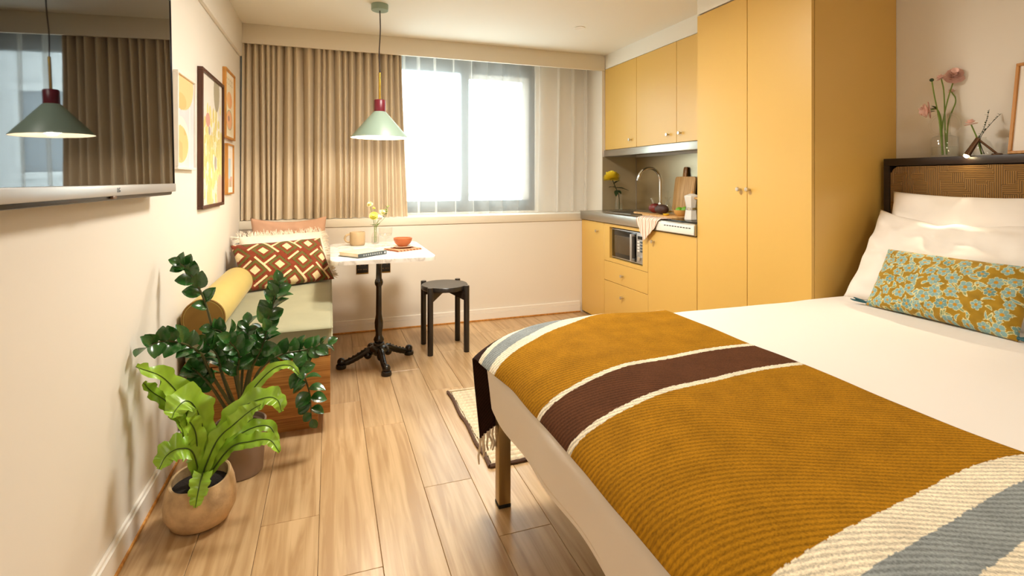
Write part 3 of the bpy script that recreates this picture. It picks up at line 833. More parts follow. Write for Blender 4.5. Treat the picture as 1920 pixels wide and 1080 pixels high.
def pillow(W, H, T, nx, nz, seed=0, pinch=.06, pattern=None, wr=.010, mat_=None, name='cover', sag=0.0, parent=None, exp=.42):
    """stands in the XZ plane, front towards -Y, bottom edge at z = 0"""
    u = np.linspace(-1, 1, nx); v = np.linspace(-1, 1, nz)
    U, V = np.meshgrid(u, v, indexing='ij')
    X = W / 2 * U * (1 - pinch * (1 - V ** 2) * np.abs(U) ** 3)
    Z = H / 2 * V * (1 - pinch * 1.2 * (1 - U ** 2) * np.abs(V) ** 3) + H / 2
    Z -= sag * (1 - U ** 2) * np.clip((V + 1) / 2, 0, 1) ** 2
    th = T / 2 * np.clip((1 - U ** 2) * (1 - V ** 2), 0, 1) ** exp
    nzs = (vnoise(U * 3 + V, V * 3, seed) - .5) + .5 * (vnoise(U * 8, V * 7 + U * 2, seed + 1) - .5)
    rad = np.sin(np.arctan2(V, U) * 14 + seed) * np.clip(np.maximum(np.abs(U), np.abs(V)) - .55, 0, .4)
    disp = (wr * nzs + wr * .8 * rad) * np.clip((1 - U ** 2) * (1 - V ** 2) * 6, 0, 1)
    F = np.stack([X, -th - disp, Z], -1); B = np.stack([X, th - disp * .5, Z], -1)
    idx = np.arange(nx * nz).reshape(nx, nz); bi = idx + nx * nz
    edge = np.zeros((nx, nz), bool); edge[0] = edge[-1] = True; edge[:, 0] = edge[:, -1] = True
    bi = np.where(edge, idx, bi)
    q = lambda I: np.stack([I[:-1, :-1], I[1:, :-1], I[1:, 1:], I[:-1, 1:]], -1).reshape(-1, 4)
    faces = np.concatenate([q(idx), q(bi)[:, ::-1]])
    me = bpy.data.meshes.new(name); me.from_pydata(np.concatenate([F.reshape(-1, 3), B.reshape(-1, 3)]).tolist(), [], faces.tolist())
    me.materials.append(mat_)
    if pattern is not None:
        c = pattern(U, V).reshape(-1, 3); set_cols(me, np.concatenate([c, c]))
    me.polygons.foreach_set('use_smooth', [True] * len(me.polygons)); me.update()
    edge_pts = (X, Z)
    return me

def lean(deg): return -math.radians(deg)
o = link('pillow', pillow(.74, .50, .17, 60, 44, 3, .07, None, .026, M['pillow'], 'pillow', .0), None, (2.45, 1.385, .665), (lean(17), 0, -PI / 2 + .03))
tag(o, 'white pillow propped upright against the ribbed headboard', 'pillow')
o = link('pillow', pillow(.74, .48, .19, 60, 44, 11, .07, None, .030, M['pillow'], 'pillow', .055), None, (2.27, 1.395, .655), (lean(33), 0, -PI / 2 + .04))
tag(o, 'white pillow leaning behind the floral cushion', 'pillow')

def floral(U, V):
    x = U * .265; y = V * .145
    x = x + .008 * (vnoise(U * 5, V * 4, 2) - .5); y = y + .008 * (vnoise(U * 5, V * 4, 6) - .5)
    base = np.array(lin('#a07c1c')); c = np.tile(base, U.shape + (1,))
    c = c * (.82 + .36 * vnoise(U * 16, V * 10, 1))[..., None]
    rr = random.Random(5)
    cream = np.array(lin('#d8d09a')); teal = np.array(lin('#84a7a5')); teal2 = np.array(lin('#6b918f')); sag_ = np.array(lin('#8a9468'))
    for k in range(230):        # leaves
        cx, cy, a = rr.uniform(-.28, .28), rr.uniform(-.16, .16), rr.uniform(0, 2 * PI); L_, W_ = rr.uniform(.012, .020), rr.uniform(.004, .0065)
        dx = (x - cx) * math.cos(a) + (y - cy) * math.sin(a); dy = -(x - cx) * math.sin(a) + (y - cy) * math.cos(a) + .3 * (dx ** 2) / L_
        d = (dx / L_) ** 2 + (np.abs(dy) / (W_ * np.clip(1 - dx / L_ * .4, .2, 2))) ** 2
        c[d < 1] = cream; c[d < .5] = sag_ if rr.random() < .35 else teal
    pts = []
    for k in range(900):
        p = (rr.uniform(-.27, .27), rr.uniform(-.15, .15))
        if all((p[0] - q[0]) ** 2 + (p[1] - q[1]) ** 2 > .041 ** 2 for q in pts): pts.append(p)
    for cx, cy in pts:
        R = rr.uniform(.016, .023); a0 = rr.uniform(0, 6); npet = rr.choice((5, 5, 6, 7))
        dx, dy = x - cx, y - cy; r = np.hypot(dx, dy); th = np.arctan2(dy, dx) + a0
        lim = R * (.72 + .30 * np.abs(np.cos(th * npet / 2)) + .03 * np.cos(th * npet * 5))
        c[r < lim * 1.1] = cream
        c[r < lim] = teal if rr.random() < .75 else teal2
        c[(r < lim * .9) & (np.abs(np.sin(th * npet / 2)) > .985)] = cream
        c[r < R * .3] = np.array(lin('#c08a20')); 
    return c
t = thing('floral_cushion', 'small mustard cushion printed with pale teal flowers', 'cushion', (2.155, 1.325, .664), rot=(lean(30), 0, -PI / 2 - .03))
link('cover', pillow(.53, .27, .13, 300, 170, 21, .05, floral, .012, M['printcloth'], 'cover'), t)
def tassel(parent, p, d):
    bm = nb(); p = Vector(p); d = Vector(d).normalized()
    for k in range(12):
        o_ = Vector((random.uniform(-1, 1), random.uniform(-1, 1), random.uniform(-1, 1))) * .010
        tube(bm, [p, p + d * .02 + o_ * .6, p + d * .048 + o_], [.003, .003, .002], 5)
    ball(bm, p, .007, n=8)
    return part('tassel', bm, M['tassel'], parent)
for sx in (-1, 1):
    tassel(t, (sx * .262, -.0, .012), (sx, -.5, -.1))
    if sx > 0: tassel(t, (sx * .262, -.0, .262), (sx, -.3, .1))

# ------------------------------------------------------------------ things on the headboard
HZ = 1.304
t = thing('glass_vase', 'clear glass vase with ribbed foot and round ears holding pink ranunculus', 'vase', (2.685, 1.598, HZ))
part('body', lathe(None, [(0, .0), (.048, .0), (.051, .004), (.051, .085), (.045, .095), (.024, .10), (.021, .12), (.021, .175), (.027, .202), (.025, .202), (.019, .175), (.019, .12), (.022, .103), (.043, .092), (.048, .084), (.048, .008), (0, .007)], 40), M['glass'], t)
for s in (-1, 1):
    for R in (.042, .052):
        pts = [(0, s * (.018 + R * math.sin(a) * .95), .15 + R * math.cos(a)) for a in [PI * i / 16 for i in range(17)]]
        part('ear_ring', tube(None, pts, .0022, 8), M['glass'], t)
part('water', lathe(None, [(0, .008), (.0465, .008), (.0465, .048), (0, .048)], 32), M['water'], t)

def ranunculus(bm, c, r, nrm, mats=None, layers=5, seed=1):
    rr = random.Random(seed); nrm = Vector(nrm).normalized(); u = nrm.orthogonal().normalized(); v = nrm.cross(u); c = Vector(c)
    for L_ in range(layers):
        f = 1 - L_ / layers; R = r * (.25 + .75 * f); lift = r * .62 * (1 - f)
        npet = 5 + int(4 * f); ph = rr.uniform(0, 6)
        for k in range(npet):
            a = ph + 2 * PI * k / npet; d = u * math.cos(a) + v * math.sin(a); s = nrm.cross(d)
            rows = []
            for i in range(4):
                q = i / 3; ww = R * (.28 + .42 * math.sin(PI * min(1, q * .72 + .12)))
                h = lift + r * (.10 + .42 * q * q * (1.15 - f * .65)) - r * .25 * (q if f > .85 else 0) * 0.9
                rows.append([bm.verts.new(c + d * R * (.12 + .88 * q) * (1 - .12 * j * j) + s * ww * j + nrm * (h + r * .10 * j * j)) for j in (-1, -.5, 0, .5, 1)])
            for a_, b_ in zip(rows, rows[1:]):
                for j in range(4): bm.faces.new((a_[j], a_[j + 1], b_[j + 1], b_[j]))
    return bm

def flower(label, base, pts, r, mat_, nrm, cat='flower', seed=1, leaves=(), srad=.003, group=None, layers=5, stem='stemgreen', leafmat='stemgreen', name='ranunculus', bud=False):
    """base is the stem foot in the world; pts are offsets up the stem"""
    t = thing(name, label, cat, base, group=group)
    sp = spline([(0, 0, 0)] + pts, 14)
    part('stem', tube(None, sp, [srad * 1.1] * 7 + [srad * .9] * 8, 8), M[stem], t)
    if bud:
        part('bud', ball(None, sp[-1], r, 1, 1, .9, 10), M[mat_], t)
    elif r:
        part('bloom', ranunculus(nb(), sp[-1], r, nrm, None, layers, seed), M[mat_], t, ang=80)
    for (p, d, L_, W_) in leaves:
        part('leaf', leaf_bm(p, d, L_, W_), M[leafmat], t)
    return t

def leaf_bm(p, d, L_, W_, up=(0, 0, 1), bm=None, droop=.2, n=6):
    if bm is None: bm = nb()
    p = Vector(p); d = Vector(d).normalized(); s = d.cross(Vector(up))
    s = s.normalized() if s.length > 1e-4 else Vector((1, 0, 0)); nrm = s.cross(d); rows = []
    for i in range(n + 1):
        t = i / n; ww = W_ * max(.02, math.sin(PI * t ** .8) ** .8); c = p + d * L_ * t - nrm * droop * L_ * t * t * 1.0
        rows.append([bm.verts.new(c + s * ww * j + nrm * ww * .28 * abs(j)) for j in (-1, 0, 1)])
    for a, b in zip(rows, rows[1:]):
        for j in range(2): bm.faces.new((a[j], a[j + 1], b[j + 1], b[j]))
    return bm

V1 = Vector((2.685, 1.598, HZ))
def off(u, v, Y, base): return tuple(at(u, v, Y) - base)
b0 = V1 + Vector((0, .006, .012))
flower('open pink ranunculus, tallest in the eared glass vase', b0, [off(1766, 245, 1.60, b0), off(1775, 195, 1.595, b0), off(1790, 145, 1.59, b0)], .042, 'petalpink', (-.7, -.45, .6), seed=2, layers=7)
b0 = V1 + Vector((0, -.008, .012))
flower('half-open pink ranunculus bud beside the tallest bloom', b0, [off(1772, 240, 1.60, b0), off(1770, 175, 1.605, b0), off(1765, 148, 1.61, b0)], .02, 'petalpink', (-.4, .2, .8), seed=3, layers=4)
b0 = V1 + Vector((.006, .012, .012))
flower('drooping pink ranunculus hanging over the vase rim', b0, [off(1765, 230, 1.60, b0), off(1758, 206, 1.615, b0), off(1745, 206, 1.63, b0)], .04, 'petalpink', (-.5, .75, -.1), seed=4, leaves=[(off(1757, 205, 1.615, b0), (-.3, .8, .3), .035, .010), (off(1757, 205, 1.615, b0), (-.5, .2, .5), .03, .009), (off(1755, 208, 1.615, b0), (-.3, .9, -.1), .035, .010)], leafmat='leafdark')
b0 = V1 + Vector((-.008, .004, .012))
flower('slim stem with a small closed green bud', b0, [off(1762, 230, 1.60, b0), off(1752, 180, 1.615, b0), off(1747, 150, 1.625, b0)], .009, 'leafdark', (0, 0, 1), bud=True)
b0 = V1 + Vector((.008, -.004, .012))
flower('small pink ranunculus bud low behind the tall stems', b0, [off(1778, 230, 1.60, b0), off(1792, 190, 1.59, b0), off(1784, 172, 1.60, b0)], .014, 'petalpink', (-.3, 0, .9), seed=6, layers=3)

t = thing('glass_bottle_vase', 'small round clear glass vase beside the reading lamp', 'vase', (2.69, 1.452, HZ))
part('body', lathe(None, [(0, 0), (.030, 0), (.036, .012), (.036, .035), (.026, .06), (.013, .072), (.013, .082), (.011, .082), (.011, .072), (.024, .058), (.033, .034), (.033, .014), (.028, .004), (0, .004)], 32), M['glass'], t)
V2 = Vector((2.69, 1.452, HZ)); b0 = V2 + Vector((0, .004, .008))
flower('pale flat ranunculus in the small round vase', b0, [off(1833, 262, 1.455, b0), off(1826, 245, 1.46, b0), off(1821, 234, 1.465, b0)], .024, 'petalpink', (-.1, .15, .95), seed=8, layers=3)
def sprig(label, base, pts, n, seed):
    t = thing('green_sprig', label, 'sprig', base); rr = random.Random(seed)
    sp = spline([(0, 0, 0)] + pts, 24); part('stem', tube(None, sp, [.0014, .0008], 6), M['leafdark'], t)
    for k in range(n):
        q = sp[9 + int(15 * k / n)]
        part('seed_pod', leaf_bm(q, (rr.uniform(-1, 1), rr.uniform(-1, 1), .7), rr.uniform(.008, .014), .003), M['leafdark'], t)
b0 = V2 + Vector((.003, -.004, .008))
sprig('upright wispy green sprig in the small round vase', b0, [off(1836, 262, 1.45, b0), off(1847, 235, 1.44, b0), off(1855, 205, 1.435, b0)], 16, 1)
b0 = V2 + Vector((-.003, -.006, .008))
sprig('wispy green sprig leaning towards the picture frame', b0, [off(1838, 260, 1.45, b0), off(1858, 232, 1.43, b0), off(1877, 213, 1.415, b0)], 16, 2)

# reading lamp: foot on the shelf, bent neck, head aimed at the bed
hd = at(1826, 293, 1.47); 
t = thing('reading_lamp', 'small bronze bent-arm reading lamp glowing on the headboard', 'lamp', (2.66, 1.385, HZ))
b0 = Vector((2.66, 1.385, HZ))
part('foot', lathe(None, [(0, 0), (.018, 0), (.018, .006), (.005, .01), (0, .01)], 20), M['bronze'], t)
top = Vector((2.635, 1.44, 1.375)) - b0; lens = Vector((2.602, 1.463, 1.305)) - b0
part('arm', tube(None, [(0, 0, .006), tuple(Vector((0, 0, .006)).lerp(top, .5)), tuple(top)], .0045, 10), M['bronze'], t)
hd_ = part('head', tube(None, [tuple(top + (top - lens) * .05), tuple(lens)], [.009, .0125], 16), M['bronze'], t)
part('lens', ball(None, lens, .0105, n=12), M['spotlens'], hd_)
lamp('reading_lamp_light', 'SPOT', tuple(lens + (lens - top) * .15), 11, (1, .84, .58), .012, (0, 0, 0), t, angle=1.15, blend=1.0)
sl = bpy.data.objects['reading_lamp_light']; sl.rotation_euler = Vector((-.78, -.13, -.62)).to_track_quat('-Z', 'Y').to_euler()

# leaning print on the headboard
def frame_print(name, label, loc, W, H, fm, fw, depth, art, nx, ny, rot, mount=0.0):
    """frame in its own XZ plane, front towards -Y"""
    t = thing(name, label, 'picture', loc, rot=rot)
    bm = box(None, -W / 2, W / 2, -depth, 0, 0, fw, .0012, 1); box(bm, -W / 2, W / 2, -depth, 0, H - fw, H, .0012, 1)
    box(bm, -W / 2, -W / 2 + fw, -depth, 0, fw, H - fw, .0012, 1); box(bm, W / 2 - fw, W / 2, -depth, 0, fw, H - fw, .0012, 1)
    part('frame', bm, fm, t)
    part('backing', box(None, -W / 2 + fw, W / 2 - fw, -.004, -.001, fw, H - fw), M['gap'], t, False)
    u = np.linspace(0, 1, nx); v = np.linspace(0, 1, ny); U, V = np.meshgrid(u, v, indexing='ij')
    w_, h_ = W - 2 * fw, H - 2 * fw
    P = np.stack([-w_ / 2 + U * w_, np.full_like(U, -depth * .55), fw + V * h_], -1)
    link('print', grid_mesh('print', P, M['art'], art(U, V) * .76 + .24 * np.array(lin('#efe8de')), smooth=False), t)
    return t
def A(h): return np.array(lin(h))
def art_head(U, V):
    c = np.tile(A('#efe6dc'), U.shape + (1,))
    c[(U > .2) & (U < .8) & (V > .12) & (V < .85)] = A('#caa27c')
    c[(U > .2) & (U < .8) & (V > .12) & (V < .3)] = A('#8a6248')
    d = ((U - .25) / .12) ** 2 + ((V - .52) / .1) ** 2; c[(d < 1) & (U > .2)] = A('#6c3f36')
    return c
frame_print('leaning_print', 'oak framed print with white mount leaning on the headboard', (2.675, 1.20, HZ + .001), .30, .385, M['oakframe'], .012, .016, art_head, 60, 70, (lean(9), 0, -PI / 2))

# ================================================================== LEFT WALL
# television
TH, TW = .725, 1.235
t = thing('television', 'large wall-mounted flat television reflecting the curtains', 'television', (-.548, 2.26 - TW / 2, 1.15), rot=(0, math.radians(-1.1), 0))
part('back_shell', box(None, -.034, -.006, -TW / 2 + .004, TW / 2 - .004, .03, TH - .004, .006), M['black'], t)
part('screen', box(None, -.006, -.0015, -TW / 2 + .006, TW / 2 - .006, .036, TH - .006), M['screen'], t, False)
bz = box(None, -.008, .001, -TW / 2, -TW / 2 + .006, .034, TH, .001, 1); box(bz, -.008, .001, TW / 2 - .006, TW / 2, .034, TH, .001, 1); box(bz, -.008, .001, -TW / 2, TW / 2, TH - .006, TH, .001, 1)
part('bezel', bz, M['black'], t)
st = part('lower_bezel', box(None, -.012, .004, -TW / 2, TW / 2, .006, .036, .003), M['silver'], t)
part('speaker_bar', box(None, -.05, -.006, -TW / 2 + .01, TW / 2 - .01, -.006, .03, .006), M['black'], t)
part('sensor', box(None, -.006, .002, .02, .05, -.002, .008, .002), M['bronze'], t)
lg = link('logo', text_mesh('LG', .018, M['frame_grey']), st)
lg.location = (.0045, .055, .021); lg.rotation_euler = (PI / 2, 0, PI / 2)
part('bracket', box(None, -.058, -.034, -.2, .2, .2, .55, .004), M['black'], t)

# framed prints (front towards +X)
RW = (0, 0, PI / 2)
def art_lemons(U, V):
    c = np.tile(A('#c9cfd6'), U.shape + (1,)); c = c * (.94 + .1 * vnoise(U * 5, V * 6, 2))[..., None]
    X, Y = U, V * 1.32
    for cx, cy, rx_, ry_, col in ((.35, 1.22, .62, .38, '#eebb66'), (.25, .95, .3, .12, '#f0a936')):
        d = ((X - cx) / rx_) ** 2 + ((Y - cy) / ry_) ** 2; c[d < 1] = A(col)
    d = ((X - .2) / .5) ** 2 + ((Y - .38) / .34) ** 2; c[d < 1.05] = A('#f4ead6')
    d2 = ((X - .2) / .46) ** 2 + ((Y - .33) / .27) ** 2; c[d2 < 1] = A('#f0b64e')
    c[(d2 < 1) & (vnoise(U * 7, V * 5, 4) > .62)] = A('#f2a12c')
    c[(U > .72) & (U < .78) & (V < .7)] = A('#dfe3e6')
    return c
def art_tulips(U, V):
    c = np.tile(A('#ded7cc'), U.shape + (1,)); c = c * (.92 + .14 * vnoise(U * 4, V * 5, 1))[..., None]
    rr = random.Random(9)
    c[(V < .55) & (vnoise(U * 5, V * 4, 3) > .25)] = A('#d8c96a')
    for k in range(120):
        cx, cy = rr.uniform(.02, .98), rr.uniform(.02, .62 + .12 * rr.random()); 
        if cx > .45: cy += .12 * rr.random()
        rx_, ry_ = rr.uniform(.03, .06), rr.uniform(.03, .065)
        d = ((U - cx) / rx_) ** 2 + ((V - cy) / ry_) ** 2
        c[d < 1] = A(rr.choice(('#d8c23c', '#e2d36a', '#f0eacb', '#cdbb45', '#eee6b8', '#d9c95a')))
    for cx, cy, rx_, ry_, col in ((.30, .66, .10, .055, '#c87660'), (.36, .58, .04, .035, '#8d7a6a'), (.72, .92, .15, .16, '#8a7c52'), (.66, .33, .06, .06, '#8f7f86'), (.9, .08, .16, .16, '#d19a7c')):
        d = ((U - cx) / rx_) ** 2 + ((V - cy) / ry_) ** 2; c[d < 1] = A(col)
    for k in range(9):
        x0 = .1 + .1 * k; c[(np.abs(U - x0 - .06 * np.sin(V * 7 + k)) < .006) & (V < .5)] = A('#9aa24a')
    return c
def art_fruit(U, V):
    c = np.tile(A('#efe2c6'), U.shape + (1,))
    m_ = (U > .08) & (U < .92) & (V > .05) & (V < .95)
    c[m_] = A('#ead9b4')
    d = ((U - .5) / .3) ** 2 + ((V - .58) / .13) ** 2; c[d < 1] = A('#eaa23e'); c[(d < 1) & (U > .55)] = A('#e58f2c')
    d = ((U - .5) / .34) ** 2 + ((V - .27) / .16) ** 2; c[(d < 1)] = A('#7f8a4a'); c[d < .84] = A('#e59a55'); 
    d = ((U - .42) / .1) ** 2 + ((V - .29) / .045) ** 2; c[d < 1] = A('#8c4a26')
    for k, x0 in enumerate((.12, .32, .52, .72)):           # block lettering strip at the head, unreadable in the photo
        c[(np.abs(U - x0 - .08) < .075) & (np.abs(V - .86) < .05)] = A('#c9b58c')
        c[(np.abs(U - x0 - .08) < .035) & (np.abs(V - .86) < .026)] = A('#efe2c6')
    return c
def art_blue(U, V):
    c = np.tile(A('#f1ebe4'), U.shape + (1,))
    m_ = (U > .12) & (U < .9) & (V > .12) & (V < .9); c[m_] = A('#ece2d6')
    c[(U > .28) & (U < .64) & (V > .3) & (V < .72)] = A('#abc9dd')
    c[(U > .12) & (U < .9) & (V > .12) & (V < .30)] = A('#dcae94')
    c[(U > .45) & (U < .75) & (V > .12) & (V < .27)] = A('#a9936e'); c[(U > .6) & (U < .9) & (V > .24) & (V < .34)] = A('#c98f78')
    return c
frame_print('framed_print', 'white framed print of orange lemons on pale blue', (XL, (2.545 + 2.862) / 2, 1.245), .317, .424, M['white'], .011, .02, art_lemons, 90, 120, RW)
frame_print('framed_print', 'large walnut framed painting of yellow tulips', (XL, (2.97 + 3.535) / 2, 1.05), .565, .72, M['walnut'], .017, .026, art_tulips, 130, 170, RW)
frame_print('framed_print', 'oak framed print of orange fruit with block lettering', (XL, (3.62 + 3.955) / 2, 1.462), .335, .44, M['oakframe'], .013, .022, art_fruit, 90, 110, RW)
frame_print('framed_print', 'small oak framed abstract print with blue rectangle', (XL, (3.69 + 3.92) / 2, 1.106), .23, .326, M['oakframe'], .010, .02, art_blue, 70, 90, RW)

# ================================================================== DAYBED
DX0, DX1, DY0, DY1 = -.60, .004, 2.62, 4.225
t = thing('daybed', 'wooden storage daybed with sage linen seat cushion', 'daybed', (-.298, 2.62, 0))
def dx(x): return x + .298
part('plinth', box(None, dx(DX0 + .01), dx(-.052), .065, 1.59, 0, .092), M['teak'], t)
bm = box(None, dx(DX0), dx(DX1), .012, 1.605, .092, .392)
part('box', bm, M['teak'], t, False)
part('top_rail', box(None, dx(DX0), dx(DX1), 0, .02, .366, .393, .002), M['teak'], t)
part('side_stile', box(None, dx(DX0), dx(DX0) + .016, 0, .02, .092, .366, .001), M['walnut'], t)
part('drawer', box(None, dx(DX0) + .019, dx(DX1), -.004, .016, .092, .362, .002), M['teak'], t)
sc = rounded_box(dx(DX0), dx(DX1 + .006), -.004, 1.603, .393, .502, ((.012, .012), (.012, .012), (.012, .014)), 40)
sc_o = part('seat_cushion', sc, M['linen'], t, ang=180)
for z in (.400, .493):
    part('piping', tube(None, [(dx(DX0) + .01, -.004, z), (dx(DX1) + .004, -.004, z), (dx(DX1) + .008, .0, z), (dx(DX1) + .008, 1.59, z)], .004, 6), M['linen'], sc_o)

# bolster lying along the wall
R_ = .086
t = thing('bolster', 'mustard velvet bolster lying along the wall on the daybed', 'cushion', (-.523, 2.60, .503))
part('body', lathe(None, [(R_ - .012, 0), (R_ - .003, .004), (R_, .014), (R_, .45), (R_, .866), (R_ - .003, .876), (R_ - .012, .88)], 48, axis='y', cz=R_), M['velvet'], t)
for y, s in ((-.001, 1), (.881, -1)):
    part('end_cap', lathe(None, [(0, y - .004 * s), (R_ * .5, y - .003 * s), (R_ - .010, y), (R_ - .010, y + .004 * s), (0, y + .004 * s)], 48, axis='y', cz=R_), M['velvetdark'], t, label='darker mustard end panel')
for y in (.004, .876):
    part('piping', tube(None, [((R_ - .003) * math.cos(a), y, R_ + (R_ - .003) * math.sin(a)) for a in [2 * PI * i / 40 for i in range(41)]], .0045, 6), M['velvetdark'], t)

# cushions at the window end
def aztec(U, V):
    W_, H_ = .58, .33
    x = U * W_ / 2; y = V * H_ / 2
    rust = A('#7c3216'); green = A('#5a5a22'); cream = A('#e6cfa0'); dark = A('#4f2412')
    c = np.tile(rust, U.shape + (1,))
    a = math.radians(32)
    p = (x * math.cos(a) + y * math.sin(a)) / .135; q = (-x * math.sin(a) + y * math.cos(a)) / .135
    q2 = q + .5 * (np.floor(p) % 2)
    fp, fq = p - np.floor(p) - .5, q2 - np.floor(q2) - .5
    d = np.maximum(np.abs(fp), np.abs(fq))
    c[(d < .36)] = green; c[d < .26] = rust; c[d < .16] = cream
    par = (np.floor(p) + np.floor(q2)) % 2
    c[(fp > .40) & (par == 0)] = cream; c[(fq > .41) & (fp < .2)] = cream
    c[(d > .36) & (d < .40) & (vnoise(U * 60, V * 40, 3) > .6)] = dark
    c = c * (.86 + .28 * vnoise(U * 90, V * 60, 5))[..., None]
    return c
def fringe_edge(parent, W, H, n, L_, seed, matn='fringe', sides='tlrb'):
    rr = random.Random(seed); bm = nb()
    for k in range(n):
        s = rr.choice(sides); f = rr.uniform(-1, 1)
        pin = 1 - .06 * (1 - f * f)
        if s == 't': p, d = Vector((f * W / 2, 0, H / 2 + H / 2 * pin)), Vector((rr.uniform(-.4, .4), rr.uniform(-.5, .3), 1))
        elif s == 'b': p, d = Vector((f * W / 2, 0, H / 2 - H / 2 * pin)), Vector((rr.uniform(-.4, .4), -.6, -.4))
        else:
            sg = 1 if s == 'r' else -1; p, d = Vector((sg * W / 2 * pin, 0, H / 2 + f * H / 2)), Vector((sg, rr.uniform(-.5, .3), rr.uniform(-.6, .3)))
        d.normalize(); l = L_ * rr.uniform(.6, 1.1); b_ = Vector((rr.uniform(-1, 1), rr.uniform(-1, 1), rr.uniform(-1, .3))) * l * .25
        tube(bm, [p - d * .004, p + d * l * .5 + b_ * .3, p + d * l + b_], [.0026, .0024, .0014], 4)
    o = part('fringe', bm, M[matn], parent); o['kind'] = 'stuff'; return o
t = thing('patterned_cushion', 'rust and green geometric lattice cushion on the daybed', 'cushion', (-.235, 3.665, .512), rot=(lean(38), 0, math.radians(27)))
link('cover', pillow(.60, .34, .13, 330, 190, 31, .05, aztec, .010, attr_mat('embroidered_wool', .92, bump=(300, .5), sheen=.2), 'cover'), t)
t = thing('fringed_cushion', 'cream cushion with a shaggy fringed border behind the patterned one', 'cushion', (-.24, 3.815, .512), rot=(lean(32), 0, math.radians(24)))
link('cover', pillow(.57, .36, .13, 60, 44, 41, .04, None, .012, M['fringe'], 'cover'), t)
fringe_edge(t, .57, .36, 700, .042, 4)
t = thing('blush_cushion', 'blush velvet cushion propped against the window wall', 'cushion', (-.27, 4.07, .508), rot=(lean(14), 0, math.radians(5)))
link('cover', pillow(.52, .43, .13, 60, 44, 51, .07, None, .014, M['pink'], 'cover', .02), t)

# ================================================================== BISTRO TABLE
TZ = .742
t = thing('bistro_table', 'marble-topped bistro table on a cast iron pedestal', 'table', (.305, 3.49, 0))
part('table_top', prism(None, rrect(-.30, .30, -.43, .44, .07, 8), .718, TZ, .006), M['marble'], t)
part('top_plate', lathe(None, [(0, .706), (.05, .708), (.11, .712), (.11, .7175), (0, .7175)], 28), M['iron'], t)
part('column', lathe(None, [(.024, .13), (.030, .145), (.034, .155), (.030, .168), (.022, .18), (.020, .20), (.026, .235), (.027, .27), (.022, .30), (.019, .32), (.018, .42), (.0175, .50), (.019, .505), (.025, .515), (.027, .53), (.024, .545), (.019, .555), (.018, .60), (.0175, .672), (.020, .678), (.030, .690), (.030, .706), (0, .706)], 32), M['iron'], t)
part('hub', lathe(None, [(0, .05), (.03, .055), (.05, .075), (.066, .092), (.062, .105), (.05, .115), (.036, .122), (.036, .134), (.026, .142), (0, .143)], 32), M['iron'], t)
def iron_leg(a):
    bm = nb(); d = Vector((math.cos(a), math.sin(a), 0)); s = Vector((-d.y, d.x, 0)); rows = []
    sp = spline([(.03, 0, .088), (.075, 0, .088), (.12, 0, .066), (.175, 0, .042), (.225, 0, .028)], 16)
    for i, p in enumerate(sp):
        f = i / 16; hw = .024 - .006 * f; hh = .026 - .008 * f + .0025 * (i % 2)
        c = d * p.x + Vector((0, 0, p.z)); ring = []
        for k in range(10):
            an = 2 * PI * k / 10; ring.append(bm.verts.new(c + s * hw * math.cos(an) * (1 if math.sin(an) > 0 else .8) + Vector((0, 0, hh * math.sin(an)))))
        rows.append(ring)
    for a_, b_ in zip(rows, rows[1:]):
        for k in range(10): bm.faces.new((a_[k], a_[(k + 1) % 10], b_[(k + 1) % 10], b_[k]))
    bm.faces.new(rows[0][::-1]); bm.faces.new(rows[-1])
    for i in range(3, 15, 2):        # raised beads along the spine of the leg
        p = sp[i]; ball(bm, d * p.x + Vector((0, 0, p.z + .024 - .006 * i / 16)), .0065, n=8)
    ball(bm, d * .07 + Vector((0, 0, .062)), .026, n=12)
    ball(bm, d * .235 + Vector((0, 0, .042)), .026, n=12); 
    fb_ = lathe(None, [(0, 0), (.03, 0), (.033, .008), (.03, .024), (.016, .034), (0, .036)], 16, cx=(d * .236).x, cy=(d * .236).y)
    tmp = bpy.data.meshes.new('x'); fb_.to_mesh(tmp); fb_.free(); bm.from_mesh(tmp); bpy.data.meshes.remove(tmp)
    return bm
for k in range(4): part('leg', iron_leg(math.radians((185, 276, 27, 98)[k])), M['iron'], t)

# stool
t = thing('stool', 'round black-stained wooden stool beside the bistro table', 'stool', (.776, 3.655, 0))
part('seat', lathe(None, [(0, .425), (.160, .425), (.165, .430), (.165, .450), (.160, .456), (0, .456)], 48), M['ebony'], t)
for sx in (-1, 1):
    for sy in (-1, 1):
        part('leg', lathe(None, [(0, 0), (.0185, 0), (.02, .003), (.02, .458), (.0185, .462), (0, .462)], 20, cx=sx * .127, cy=sy * .135), M['ebony'], t)
for s in (1, -1):
    bm = nb(); a = math.atan2(.135, .127) * s; L_ = .17
    o2 = [(-L_, .36), (-L_, .424), (L_, .424), (L_, .36), (.05, .398), (-.05, .398)]
    f_ = [bm.verts.new((x * math.cos(a) - .011 * -math.sin(a), x * math.sin(a) - .011 * math.cos(a), z)) for x, z in o2]
    b_ = [bm.verts.new((x * math.cos(a) + .011 * -math.sin(a), x * math.sin(a) + .011 * math.cos(a), z)) for x, z in o2]
    bm.faces.new(f_); bm.faces.new(b_[::-1])
    for i in range(6): bm.faces.new((f_[i], f_[(i + 1) % 6], b_[(i + 1) % 6], b_[i]))
    part('cross_rail', bm, M['ebony'], t, False)

